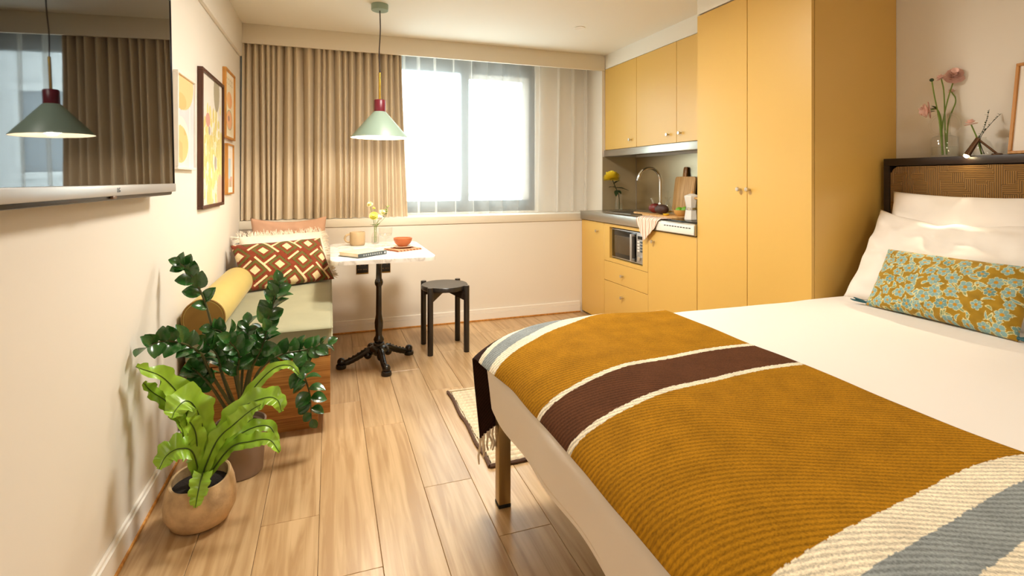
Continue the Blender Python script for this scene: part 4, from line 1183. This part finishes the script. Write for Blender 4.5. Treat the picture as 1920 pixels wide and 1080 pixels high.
# pendant lamp
t = thing('pendant_lamp', 'sage cone pendant lamp with maroon cap above the table', 'lamp', (.312, 3.50, 1.475))
part('shade', lathe(None, [(.184, 0), (.184, .003), (.042, .168), (.037, .172)], 64, close=False), M['sage'], t, ang=60)
part('shade_lining', lathe(None, [(.1835, .0), (.178, .003), (.036, .162), (.0, .164)], 48, close=False), M['shadein'], t)
part('cap', lathe(None, [(0, .170), (.036, .170), (.037, .174), (.037, .244), (.034, .249), (0, .25)], 32), M['maroon'], t)
part('brass_rod', lathe(None, [(0, .25), (.0075, .25), (.0075, .428), (0, .43)], 16), M['brass'], t)
part('cord', tube(None, spline([(0, 0, .425), (-.004, 0, .55), (.003, 0, .70), (0, 0, .86)], 16), .0036, 8), M['cord'], t)
part('ceiling_rose', lathe(None, [(0, .835), (.052, .835), (.055, .838), (.055, .874), (0, .8745)], 32), M['sage'], t)
part('bulb', ball(None, (0, 0, .085), .03, 1, 1, 1.15, 16), M['bulb'], t)
lamp('pendant_lamp_light', 'POINT', (0, 0, .035), 20, (1, .88, .70), .035, parent=t)

def downlight(loc, label, on=False):
    t = thing('recessed_downlight', label, 'ceiling light', loc, group='recessed ceiling downlights')
    part('rim', lathe(None, [(.030, -.0005), (.042, -.0005), (.043, -.004), (.040, -.006), (.031, -.004)], 28), M['white'], t)
    part('reflector', lathe(None, [(.030, -.004), (.026, -.001), (0, -.0008)], 24, close=False), M['black'], t)
    return t
downlight((1.785, 3.53, ZC), 'small unlit recessed downlight in the ceiling near the window')
# two opal ceiling lamps added as room fill, above the top edge of view
def fill_lamp(label, loc, watts):
    t = thing('added_fill_lamp', label, 'lamp', loc, group='added ceiling fill lamps')
    part('rim', lathe(None, [(.24, -.001), (.27, -.001), (.27, -.05), (.25, -.055)], 48, close=False), M['white'], t)
    part('diffuser', lathe(None, [(.25, -.05), (.23, -.062), (0, -.07)], 48, close=False), M['diffuser'], t)
    lamp('added_fill_lamp_light', 'AREA', (0, 0, -.075), watts, (1, .96, .87), .48, parent=t)
fill_lamp('added opal ceiling fill lamp between bed and television', (.70, 2.5, ZC), 36)
fill_lamp('added opal ceiling fill lamp near the plain back wall', (.75, -1.0, ZC), 22)

# wall sockets
for x, lb in ((.245, 'black wall socket on the daybed side of the table column'), (.415, 'black wall socket partly behind the table column')):
    t = thing('wall_socket', lb, 'socket', (x, YF, .505), group='black wall sockets')
    part('back_plate', box(None, -.047, .047, -.004, -.0005, -.047, .047, .001), M['brass'], t)
    fp = part('face_plate', box(None, -.044, .044, -.010, -.004, -.040, .044, .002), M['black'], t)
    for q in (-.02, .02):
        for (hx, hz) in ((0, .022), (-.008, -.012), (.008, -.012)):
            part('pin_hole', box(None, q + hx - .003, q + hx + .003, -.0105, -.0098, hz - .004, hz + .004), M['gap'], fp, False)

# jute rug
RY0, RY1, RX0, RX1 = 2.065, 2.87, .63, 1.62
t = thing('jute_rug', 'bleached jute rug with brown bound edge beside the bed', 'rug', (RX0, RY0, 0))
NR = 22
hr = (RY1 - RY0 - .03) / NR
def braid(seed):
    n, m = 130, 7
    u = np.linspace(0, 1, n); v = np.linspace(-1, 1, m); Uu, Vv = np.meshgrid(u, v, indexing='ij')
    ph = Uu * (RX1 - RX0) / .022 * PI
    X = .012 + Uu * (RX1 - RX0 - .024) + .0025 * np.sin(ph * 2 + seed)
    Y = Vv * hr / 2 * .98 + .0018 * np.sin(ph + seed * 2) * (1 - Vv ** 2)
    Z = .0035 + .011 * np.clip(1 - Vv ** 2, 0, 1) ** .5 * (.72 + .28 * np.abs(np.sin(ph + Vv * 1.1 + seed)))
    return grid_mesh('braid_row', np.stack([X, Y, Z], -1), M['jute'], flip=False)
bms = [braid(s) for s in range(4)]
part('underlay', box(None, .006, RX1 - RX0 - .006, .006, RY1 - RY0 - .006, .0005, .004), M['jute'], t, False)
for k in range(NR): link('braid_row', bms[k % 4], t, (0, .015 + hr * (k + .5), 0))
ed = spline([(0, 0, .008)] + [(.004 * math.sin(i * 2.1), (RY1 - RY0) * i / 8, .008) for i in range(1, 9)], 60)
part('binding', tube(None, ed, [.0075 + .0012 * (i % 2) for i in range(61)], 6), M['juteedge'], t)
part('binding', tube(None, [(i * (RX1 - RX0) / 60, .002 * math.sin(i * .7), .008) for i in range(61)], [.0075 + .0012 * (i % 2) for i in range(61)], 6), M['juteedge'], t)
part('binding', tube(None, [(i * (RX1 - RX0) / 60, RY1 - RY0 + .002 * math.sin(i * .6), .008) for i in range(61)], [.0065 + .001 * (i % 2) for i in range(61)], 6), M['jute'], t)

# ================================================================== THINGS ON THE TABLE
def on(x, y, z=TZ): return (x, y, z + .0005)
t = thing('mug', 'beige stoneware mug at the back of the marble table', 'mug', on(.185, 3.78))
part('cup', lathe(None, [(0, 0), (.044, 0), (.05, .006), (.052, .02), (.052, .09), (.050, .093), (.048, .09), (.047, .02), (.040, .01), (0, .009)], 36), M['stoneware'], t)
part('handle', tube(None, [(-.050 - .034 * math.sin(a), -.004, .05 + .028 * math.cos(a)) for a in [PI * i / 12 for i in range(13)]], .0075, 10), M['stoneware'], t)
part('coffee', lathe(None, [(0, .08), (.0475, .08), (.0475, .0805), (0, .0805)], 28), M['soil'], t)
t = thing('bottle_vase', 'slim clear glass bottle with wild flowers on the table', 'vase', on(.31, 3.83))
part('body', lathe(None, [(0, 0), (.024, 0), (.027, .004), (.027, .05), (.022, .07), (.013, .085), (.012, .115), (.015, .122), (.013, .122), (.010, .115), (.011, .085), (.020, .068), (.0245, .05), (.0245, .006), (0, .006)], 28), M['glass'], t)
part('water', lathe(None, [(0, .007), (.0238, .007), (.0238, .048), (0, .048)], 24), M['water'], t)
VB = Vector((.31, 3.83, TZ + .006))
for lb, tip, r, mt, nr, sd in (('pale yellow flower, tallest in the table bottle', (694, 384), .022, 'petalcream', (-.3, -.5, .8), 1), ('small yellow bud flower under the tallest one', (701, 391), .011, 'petallime', (0, -.4, .9), 2),
        ('large lemon yellow flower low over the bottle neck', (701, 405), .032, 'petallime', (-.1, -.8, .5), 3), ('blush white flower beside the lemon bloom', (712, 407), .024, 'petalwhite', (.2, -.8, .4), 4), ('cream flower with narrow petals leaning towards the goblet', (716, 399), .024, 'petalcream', (.5, -.5, .6), 5)):
    b0 = VB + Vector((random.uniform(-.008, .008), random.uniform(-.008, .008), .004))
    e = at(*tip, 3.82) - b0
    flower(lb, b0, [(e.x * .05, e.y * .1, .11), (e.x * .55, e.y * .6, (.11 + e.z) / 2), tuple(e)], r, mt, nr, seed=sd, srad=.0013, layers=3, name='wild_flower',
           leaves=[((e.x * .5, 0, .12), (random.uniform(-1, 1), -.5, .5), .035, .012)] if sd in (1, 3, 4) else ())
b0 = VB + Vector((.006, 0, .004)); e = at(727, 388, 3.83) - b0
flower('leafy green sprig standing tall in the table bottle', b0, [(.004, 0, .11), (e.x * .8, e.y, (.11 + e.z) / 2), tuple(e)], 0, 'leafdark', (0, 0, 1), srad=.0013, name='leafy_sprig', cat='sprig',
       leaves=[((e.x * f, e.y * f, e.z * f), (random.uniform(-1, 1), random.uniform(-1, 1), .6), .03, .011) for f in (.7, .78, .85, .9, .95, 1.0)])
t = thing('goblet', 'clear stemmed glass goblet beside the flower bottle', 'glass', on(.365, 3.655))
part('bowl', lathe(None, [(0, .052), (.02, .056), (.040, .070), (.0455, .09), (.0455, .128), (.044, .128), (.043, .09), (.038, .072), (.018, .060), (0, .057)], 32), M['glass'], t)
part('stem', lathe(None, [(.034, 0), (.034, .002), (.010, .006), (.0055, .012), (.005, .045), (.012, .053)], 24, close=False), M['glass'], t)
part('water', lathe(None, [(0, .058), (.018, .061), (.037, .073), (.0425, .088), (0, .088)], 24), M['water'], t)
# napkin, plate, bowl
t = thing('napkin', 'folded rust striped napkin under the plate', 'napkin', on(.455, 3.45), rz=math.radians(28))
for z, s, a in ((0, 1, 0), (.003, .96, .03), (.006, .93, -.02)):
    bm = prism(None, rrect(-.10 * s, .10 * s, -.085 * s, .085 * s, .01, 3), z, z + .0028, .001)
    part('fold', bm, M['napkin'], t)
solo('plate', lathe(None, [(0, 0), (.045, 0), (.05, .003), (.078, .010), (.080, .012), (.077, .013), (.048, .006), (0, .005)], 40), M['plate'], 'small speckled plate under the terracotta bowl', 'plate', (.455, 3.485, TZ + .0098))
solo('bowl', lathe(None, [(0, 0), (.028, 0), (.030, .004), (.050, .022), (.060, .045), (.061, .056), (.058, .057), (.056, .046), (.045, .024), (.025, .010), (0, .008)], 40), M['clay'], 'small terracotta bowl on the speckled plate', 'bowl', (.46, 3.49, TZ + .0155))
# book
t = thing('book', 'hardback book with slate spine lying on the marble table', 'book', on(.19, 3.275), rz=math.radians(38))
part('page_block', box(None, -.105, .105, -.082, .082, .003, .022, .001), M['paper'], t)
part('back_cover', box(None, -.11, .11, -.087, .087, 0, .003, .001), M['bookspine'], t)
part('front_cover', box(None, -.11, .11, -.087, .087, .022, .025, .001), M['bookcover'], t)
spn = part('spine', box(None, -.11, .11, -.092, -.085, 0, .025, .002), M['bookspine'], t)
for k in range(9):      # blurred title blocks on the spine, unreadable in the photo
    part('title_mark', box(None, -.075 + k * .017, -.075 + k * .017 + .009, -.0926, -.0918, .008, .018), M['spinetext'], spn, False)
part('publisher_mark', ball(None, (.095, -.092, .0125), .006, 1, .15, 1, 8), M['moka'], spn)

# ================================================================== THINGS ON THE WORKTOP
WZ = .9205
t = thing('tall_glass_vase', 'clear glass tumbler vase holding a yellow chrysanthemum', 'vase', (2.46, 4.09, WZ))
part('body', lathe(None, [(0, 0), (.03, 0), (.034, .006), (.034, .06), (.028, .09), (.026, .125), (.031, .15), (.029, .15), (.0235, .125), (.026, .09), (.0315, .06), (.0315, .008), (0, .008)], 28), M['glass'], t)
part('water', lathe(None, [(0, .009), (.031, .009), (.031, .07), (0, .07)], 24), M['water'], t)
t = thing('chrysanthemum', 'large yellow chrysanthemum with dark leaves by the curtain', 'flower', (2.46, 4.09, WZ + .012))
b0 = Vector((2.46, 4.09, WZ + .012)); e = at(1147, 334, 4.08) - b0
sp = spline([(.006, 0, 0), (.002, 0, .12), (e.x * .6, e.y * .6, .22), tuple(e)], 14)
part('stem', tube(None, sp, .0035, 8), M['leafdark'], t)
bm = nb(); rr = random.Random(2); c0 = e
for k in range(260):
    z_ = 1 - 1.55 * (k / 259); ph = k * 2.39996; r_ = math.sqrt(max(0, 1 - z_ * z_))
    d = Vector((r_ * math.cos(ph), r_ * math.sin(ph), z_)); L_ = .078 * rr.uniform(.8, 1.08); s = d.cross(Vector((.1, .2, 1))).normalized(); n_ = s.cross(d)
    rows = []
    for q, ww in ((.15, .003), (.6, .006), (.92, .006), (1.0, .002)):
        c = c0 + Vector((d.x, d.y, d.z * .82)) * L_ * q + n_ * .012 * q * q
        rows.append([bm.verts.new(c - s * ww), bm.verts.new(c + n_ * -.001), bm.verts.new(c + s * ww)])
    for a_, b_ in zip(rows, rows[1:]):
        for j in range(2): bm.faces.new((a_[j], a_[j + 1], b_[j + 1], b_[j]))
part('bloom', bm, M['petalyellow'], t, ang=80)
for (f, d, L_, W_) in ((.62, (-.9, -.5, .25), .12, .018), (.62, (.9, -.4, -.02), .12, .02), (.72, (.8, .2, .5), .09, .016), (.5, (-.5, -.7, -.35), .10, .02), (.6, (.4, -.8, .1), .09, .02), (.55, (.1, -.9, -.3), .07, .02)):
    part('leaf', leaf_bm(sp[int(14 * f)], d, L_, W_), M['leafdark'], t)

t = thing('serving_board', 'flat wooden serving board lying on the worktop under the fruit', 'board', (2.36, 3.31, WZ + .0065))
part('board', prism(None, rrect(-.10, .11, -.27, .17, .09, 8), 0, .013, .003), M['board'], t)
part('handle', prism(None, rrect(-.022, .022, .16, .36, .018, 6), 0, .013, .003), M['board'], t)
BZ = WZ + .0195
def fruit(name, label, loc, r, sx, sy, sz, mt, cat, rz=0, taper=0):
    bm = ball(None, (0, 0, r * sz), r, sx, sy, sz, 22)
    for v in bm.verts: 
        f = 1 - taper * (v.co.x / (r * sx) * .5 + .5); v.co.y *= f; v.co.z = r * sz + (v.co.z - r * sz) * f
    t = thing(name, label, cat, loc, rz=rz)
    part('flesh', bm, M[mt], t)
    part('stalk', tube(None, [(r * sx * .95, 0, r * sz), (r * sx * 1.04, 0, r * sz + .002)], .004, 6), M['leafdark'], t)
fruit('mango', 'glossy dark red mango on the serving board', (2.38, 3.425, BZ), .042, 1.12, .95, .95, 'reddark', 'fruit', 2.6, .12)
fruit('avocado', 'wrinkled dark avocado on the serving board', (2.335, 3.275, BZ), .044, 1.32, .92, .9, 'avocado', 'fruit', 1.9, .18)
t = thing('lemon_half', 'squeezed lemon wedge on the serving board', 'fruit', (2.30, 3.17, BZ))
part('peel', lathe(None, [(0, 0), (.018, .003), (.024, .012), (.024, .014), (0, .013)], 20), M['lemon'], t)
t = thing('glass_carafe', 'small conical glass carafe with flared neck on the worktop', 'carafe', (2.47, 3.385, WZ + .020))
part('body', lathe(None, [(0, 0), (.046, 0), (.049, .005), (.012, .085), (.011, .10), (.026, .125), (.0245, .125), (.0095, .10), (.0105, .085), (.0465, .007), (0, .006)], 32), M['glass'], t)
part('stopper', lathe(None, [(0, .095), (.005, .10), (.006, .155), (.010, .16), (.010, .172), (0, .174)], 16), M['glass'], t)
part('oil', lathe(None, [(0, .007), (.046, .007), (.040, .020), (0, .020)], 28), glass('olive_oil', '#e8cf7a'), t)
t = thing('fruit_bowl', 'pale wooden bowl of limes at the end of the serving board', 'bowl', (2.40, 3.12, WZ + .020))
part('bowl', lathe(None, [(0, 0), (.035, 0), (.054, .016), (.062, .042), (.059, .042), (.05, .02), (.033, .006), (0, .006)], 32), M['wicker'], t)
for x, y, z, r, lb in ((2.388, 3.135, WZ + .056, .026, 'lime sunk lower in the wooden bowl beside the avocado'), (2.405, 3.09, WZ + .061, .027, 'bright lime sitting higher in the wooden bowl beside the moka pot')):
    o = solo('lime', ball(None, (0, 0, 0), r, 1.12, 1, 1, 18), M['lime'], lb, 'fruit', (x, y, z), group='limes in the wooden bowl')
solo('dark_bowl', lathe(None, [(0, 0), (.035, 0), (.056, .02), (.066, .062), (.063, .062), (.052, .022), (.033, .005), (0, .005)], 32), M['black'], 'small black bowl behind the limes', 'bowl', (2.535, 3.235, WZ + .0005))
t = thing('moka_pot', 'white stovetop moka pot on the hob', 'moka pot', (2.33, 2.925, WZ + .006))
def octo(prof): return lathe(None, prof, 8)
part('boiler', octo([(0, 0), (.048, 0), (.050, .004), (.040, .072), (0, .072)]), M['moka'], t, ang=20)
part('waist_ring', lathe(None, [(.041, .070), (.043, .072), (.043, .082), (.041, .084)], 24), M['chrome'], t)
part('jug', octo([(0, .083), (.037, .083), (.050, .158), (.050, .160), (0, .160)]), M['moka'], t, ang=20)
ld = part('lid', octo([(.050, .160), (.048, .165), (.014, .178), (0, .179)]), M['moka'], t, ang=20)
part('lid_knob', lathe(None, [(0, .177), (.006, .178), (.009, .192), (.007, .198), (0, .199)], 14), M['board'], ld)
part('handle', tube(None, [(-.01, -.045, .15), (-.014, -.085, .145), (-.014, -.088, .09)], .008, 8), M['board'], t)
t = thing('chopping_board', 'upright wooden chopping board leaning on the steel splashback', 'board', (2.69, 3.49, WZ), rot=(0, math.radians(7.5), 0))
bm = prism(None, rrect(-.125, .125, 0, .305, .022, 6), 0, .016, .003)
for v in bm.verts: v.co = Vector((-v.co.z, v.co.x, v.co.y))
part('board', bm, M['board'], t)
bm = prism(None, rrect(-.022, .022, .30, .385, .012, 5), .002, .014, .002)
for v in bm.verts: v.co = Vector((-v.co.z, v.co.x + .012, v.co.y))
hh = part('handle', bm, M['teak'], t)
part('hang_hole', lathe(None, [(0, 0), (.004, 0), (.004, .001), (0, .001)], 10, axis='-x', cx=-.0138, cy=.012, cz=.372), M['gap'], hh)

# tea towel: a corner hanging over the front edge of the worktop
def towel():
    n, m = 40, 44
    P = np.zeros((n, m, 3)); uv = np.zeros((n, m, 2))
    for i in range(n):
        a = i / (n - 1)
        yt = 3.315 - .275 * a                       # along the edge
        drop = .055 + .115 * (1 - abs(a - .35) / (.35 if a < .35 else .65)) ** 1.0
        yb = yt + (.09 * (.35 - a) * -1) * .6
        for j in range(m):
            b = j / (m - 1); ln = b * (drop + .10)
            fold = .006 * math.sin(a * 15 + b * 2)
            if ln < .10: x_, z_ = 2.255 - ln, .9265 + .002 * math.sin(a * 12)
            else: x_, z_ = 2.1495 - .004, .9265 - (ln - .10)
            if .085 < ln < .115:
                q = (ln - .085) / .03; x_ = 2.17 - .025 * math.sin(q * PI / 2); z_ = .9265 - .012 * (1 - math.cos(q * PI / 2)) - .003 * q
            y = yt + (yb - yt) * max(0, (ln - .1)) / max(drop, .01)
            P[i, j] = (x_ - (abs(fold) if ln > .1 else 0), y, z_ + (.004 * abs(math.sin(a * 15)) if ln <= .1 else 0)); uv[i, j] = (a, b)
    return P, uv
P, uv = towel()
t = thing('tea_towel', 'pale striped tea towel hanging over the worktop edge', 'towel', (2.15, 3.18, .80))
o = link('cloth', grid_mesh('cloth', P - np.array([2.15, 3.18, .80]), M['towel'], None, uv), t)
md = o.modifiers.new('thick', 'SOLIDIFY'); md.thickness = .002; md.offset = 0

# ================================================================== PLANTS
def soil(parent, r, z, sx=1): return part('soil', lathe(None, [(0, z + .006), (r * .5, z + .004), (r, z), (r, z - .004), (0, z - .004)], 24), M['soil'], parent)
def zz_leaf():
    bm = nb(); rows = []
    for i in range(7):
        t = i / 6; ww = .42 * max(.03, math.sin(PI * min(1, t ** .85 * .97 + .02)) ** .75)
        z = .10 * math.sin(t * PI * .8) - .08 * t * t
        rows.append([bm.verts.new((t, j * ww, z + abs(j) ** 1.5 * ww * .32)) for j in (-1, -.5, 0, .5, 1)])
    for a_, b_ in zip(rows, rows[1:]):
        for j in range(4): bm.faces.new((a_[j], a_[j + 1], b_[j + 1], b_[j]))
    return fin('leaf', bm, M['zz'], ang=180)
ZL = [zz_leaf()]
PB = Vector((-.345, 2.385, 0))
t = thing('zz_plant', 'tall dark glossy leaved plant in a taupe pot', 'plant', PB)
part('pot', lathe(None, [(0, 0), (.080, 0), (.084, .004), (.097, .20), (.097, .206), (.090, .206), (.086, .19), (0, .185)], 40), M['taupe'], t)
soil(t, .086, .188)
rr = random.Random(12)
stems = [
    ([(432, 770), (413, 690), (398, 615), (380, 555), (355, 510), (338, 494)], (2.385, 2.37), .52, 7, .054),
    ([(448, 770), (468, 690), (492, 625), (512, 570), (522, 528)], (2.39, 2.46), .42, 9, .062),
    ([(428, 770), (395, 700), (378, 665), (345, 645), (305, 640), (274, 652)], (2.36, 2.06), .42, 9, .054),
    ([(452, 770), (480, 705), (520, 668), (570, 656), (615, 645)], (2.40, 2.50), .40, 10, .054),
    ([(446, 770), (480, 720), (525, 692), (560, 690), (580, 735), (584, 786)], (2.37, 2.40), .55, 8, .056),
    ([(440, 770), (438, 690), (434, 640), (415, 622), (398, 616)], (2.38, 2.36), .45, 7, .05),
    ([(450, 770), (455, 690), (462, 640), (466, 605)], (2.41, 2.50), .40, 8, .058),
    ([(436, 770), (420, 710), (408, 668), (385, 640)], (2.35, 2.28), .38, 7, .060),
    ([(452, 770), (470, 700), (490, 655), (500, 620)], (2.36, 2.34), .38, 8, .060),
    ([(444, 770), (446, 705), (448, 665), (430, 640)], (2.34, 2.26), .35, 7, .058),
    ([(440, 770), (400, 730), (372, 700), (360, 690)], (2.34, 2.27), .35, 6, .055),
]
for px, (y0, y1), start, nl, ls in stems:
    W_ = [at(u, v, y0 + (y1 - y0) * i / (len(px) - 1)) - PB for i, (u, v) in enumerate(px)]
    W_[0] = Vector((rr.uniform(-.025, .025), rr.uniform(-.025, .025), .184))
    sp = spline(W_, 30)
    so = part('stem', tube(None, sp, [.0075 - .0055 * i / 30 for i in range(31)], 8), M['zzstem'], t)
    nl = round(nl * .78)
    for k in range(nl * 2 + 1):
        f = start + (1 - start) * (k // 2 + .4 * (k % 2)) / nl; f = min(f, 1.0); i = min(int(f * 30), 29)
        p = sp[i].lerp(sp[i + 1], f * 30 - i) if i < 30 else sp[30]
        tg = (sp[min(i + 1, 30)] - sp[max(i - 1, 0)]).normalized()
        view = (Vector(CAM) - (p + PB)).normalized()
        side = tg.cross(view).normalized() * (1 if k % 2 else -1)
        d = (tg * (.75 if k < nl * 2 else 3) + side * 1.0 + Vector((rr.uniform(-.4, .4), rr.uniform(-.45, .3), rr.uniform(-.1, .45)))).normalized()
        nrm = (view * .6 + Vector((rr.uniform(-.6, .6), rr.uniform(-.6, .6), rr.uniform(.1, .9)))); s_ = nrm.cross(d).normalized(); n_ = d.cross(s_)
        s = ls * rr.uniform(1.05, 1.4) * (.72 + .28 * math.sin(PI * min(1, (f - start) / (1 - start) * .9 + .15)))
        m4 = Matrix(((d.x, s_.x, n_.x, p.x), (d.y, s_.y, n_.y, p.y), (d.z, s_.z, n_.z, p.z), (0, 0, 0, 1))) @ Matrix.Scale(s, 4)
        o = link('leaf', ZL[0], so); o.matrix_local = m4

PF = Vector((-.428, 2.085, 0))
t = thing('birds_nest_fern', 'bright green wavy-fronded fern in a weathered terracotta bowl pot', 'plant', PF)
bm = lathe(None, [(0, 0), (.068, 0), (.092, .012), (.111, .05), (.114, .085), (.106, .13), (.095, .158), (.091, .160), (.086, .157), (.088, .13), (.09, .11), (0, .105)], 48)
for v in bm.verts: v.co.z += (.012 * math.cos(math.atan2(v.co.y, v.co.x) - 1.2) * max(0, (v.co.z - .1) / .06) + .003 * math.sin(3 * math.atan2(v.co.y, v.co.x))) if v.co.z > .1 and v.co.x ** 2 + v.co.y ** 2 > .005 else 0
part('pot', bm, M['terracotta'], t)
soil(t, .088, .128)
def frond(px, ys, wd, seed, tipw=.25, roll=.0):
    W_ = [at(u, v, y) - PF for (u, v), y in zip(px, ys)]
    W_[0] = Vector((rr.uniform(-.012, .012), rr.uniform(-.012, .012), .128))
    n, m = 46, 9; sp = spline(W_, n - 1); bm = nb(); rows = []; r2 = random.Random(seed); ph = r2.uniform(0, 6)
    mid = []
    for i, p in enumerate(sp):
        f = i / (n - 1); tg = (sp[min(i + 1, n - 1)] - sp[max(i - 1, 0)]).normalized()
        view = (Vector(CAM) - (p + PF)).normalized(); base_n = (view * .75 + Vector((.1, -.1, .55))).normalized()
        s = tg.cross(base_n).normalized(); nn = s.cross(tg)
        if roll: 
            q = Matrix.Rotation(roll * (1 - f), 3, tg); s = q @ s; nn = q @ nn
        ww = wd * max(.012, (math.sin(PI * min(1, f * .80 + .10)) ** 1.1) * (1 - .0 * f)) if f < .97 else wd * .22
        ww *= 1 + .10 * math.sin(f * 34 + ph) + .05 * math.sin(f * 71)
        row = []
        for k in range(m):
            j = -1 + 2 * k / (m - 1)
            rip = .20 * wd * abs(j) ** 1.6 * math.sin(f * 32 + ph + (1.5 if j > 0 else 0)) + .09 * wd * abs(j) * math.sin(f * 62 + ph * 2)
            row.append(bm.verts.new(p + s * ww * j + nn * (abs(j) * ww * .25 + rip)))
        rows.append(row); mid.append(p + nn * .0012)
    for a_, b_ in zip(rows, rows[1:]):
        for k in range(m - 1): bm.faces.new((a_[k], a_[k + 1], b_[k + 1], b_[k]))
    fo = part('frond', bm, M['fern'], t, ang=180)
    part('midrib', tube(None, mid, [.0032, .0008], 6), M['fernrib'], fo)
frond([(385, 870), (362, 800), (340, 748), (305, 708), (254, 688)], (2.08, 2.10, 2.10, 2.06, 1.97), .042, 1)
frond([(383, 870), (352, 800), (318, 758), (285, 735), (268, 718)], (2.08, 2.10, 2.10, 2.06, 2.02), .032, 2)
frond([(386, 870), (381, 815), (366, 765), (348, 752), (330, 768), (322, 785)], (2.07, 2.04, 2.0, 1.97, 1.94, 1.92), .052, 3)
frond([(380, 870), (368, 820), (352, 785), (345, 760)], (2.07, 2.02, 1.98, 1.97), .030, 12)
frond([(392, 870), (432, 790), (478, 725), (515, 690), (545, 686), (560, 702)], (2.08, 2.12, 2.15, 2.15, 2.13, 2.11), .021, 4)
frond([(390, 870), (415, 812), (455, 765), (498, 746), (520, 750), (528, 772)], (2.07, 2.05, 2.03, 2.02, 2.0, 1.99), .040, 5)
frond([(392, 872), (405, 830), (440, 795), (470, 770), (490, 758)], (2.06, 2.02, 1.98, 1.97, 1.96), .034, 6)
frond([(394, 872), (430, 842), (470, 828), (505, 825), (524, 848)], (2.06, 2.03, 2.0, 1.98, 1.96), .027, 7)
frond([(392, 872), (425, 838), (465, 806), (505, 800), (522, 838)], (2.07, 2.08, 2.10, 2.10, 2.08), .026, 8)
frond([(382, 872), (362, 850), (335, 842), (312, 855), (298, 880)], (2.06, 2.02, 1.98, 1.96, 1.94), .044, 9)
frond([(384, 872), (380, 888), (375, 905), (370, 930), (366, 952)], (2.05, 1.99, 1.95, 1.935, 1.93), .030, 10)
frond([(386, 870), (378, 828), (372, 790), (374, 762)], (2.08, 2.10, 2.13, 2.14), .032, 11)
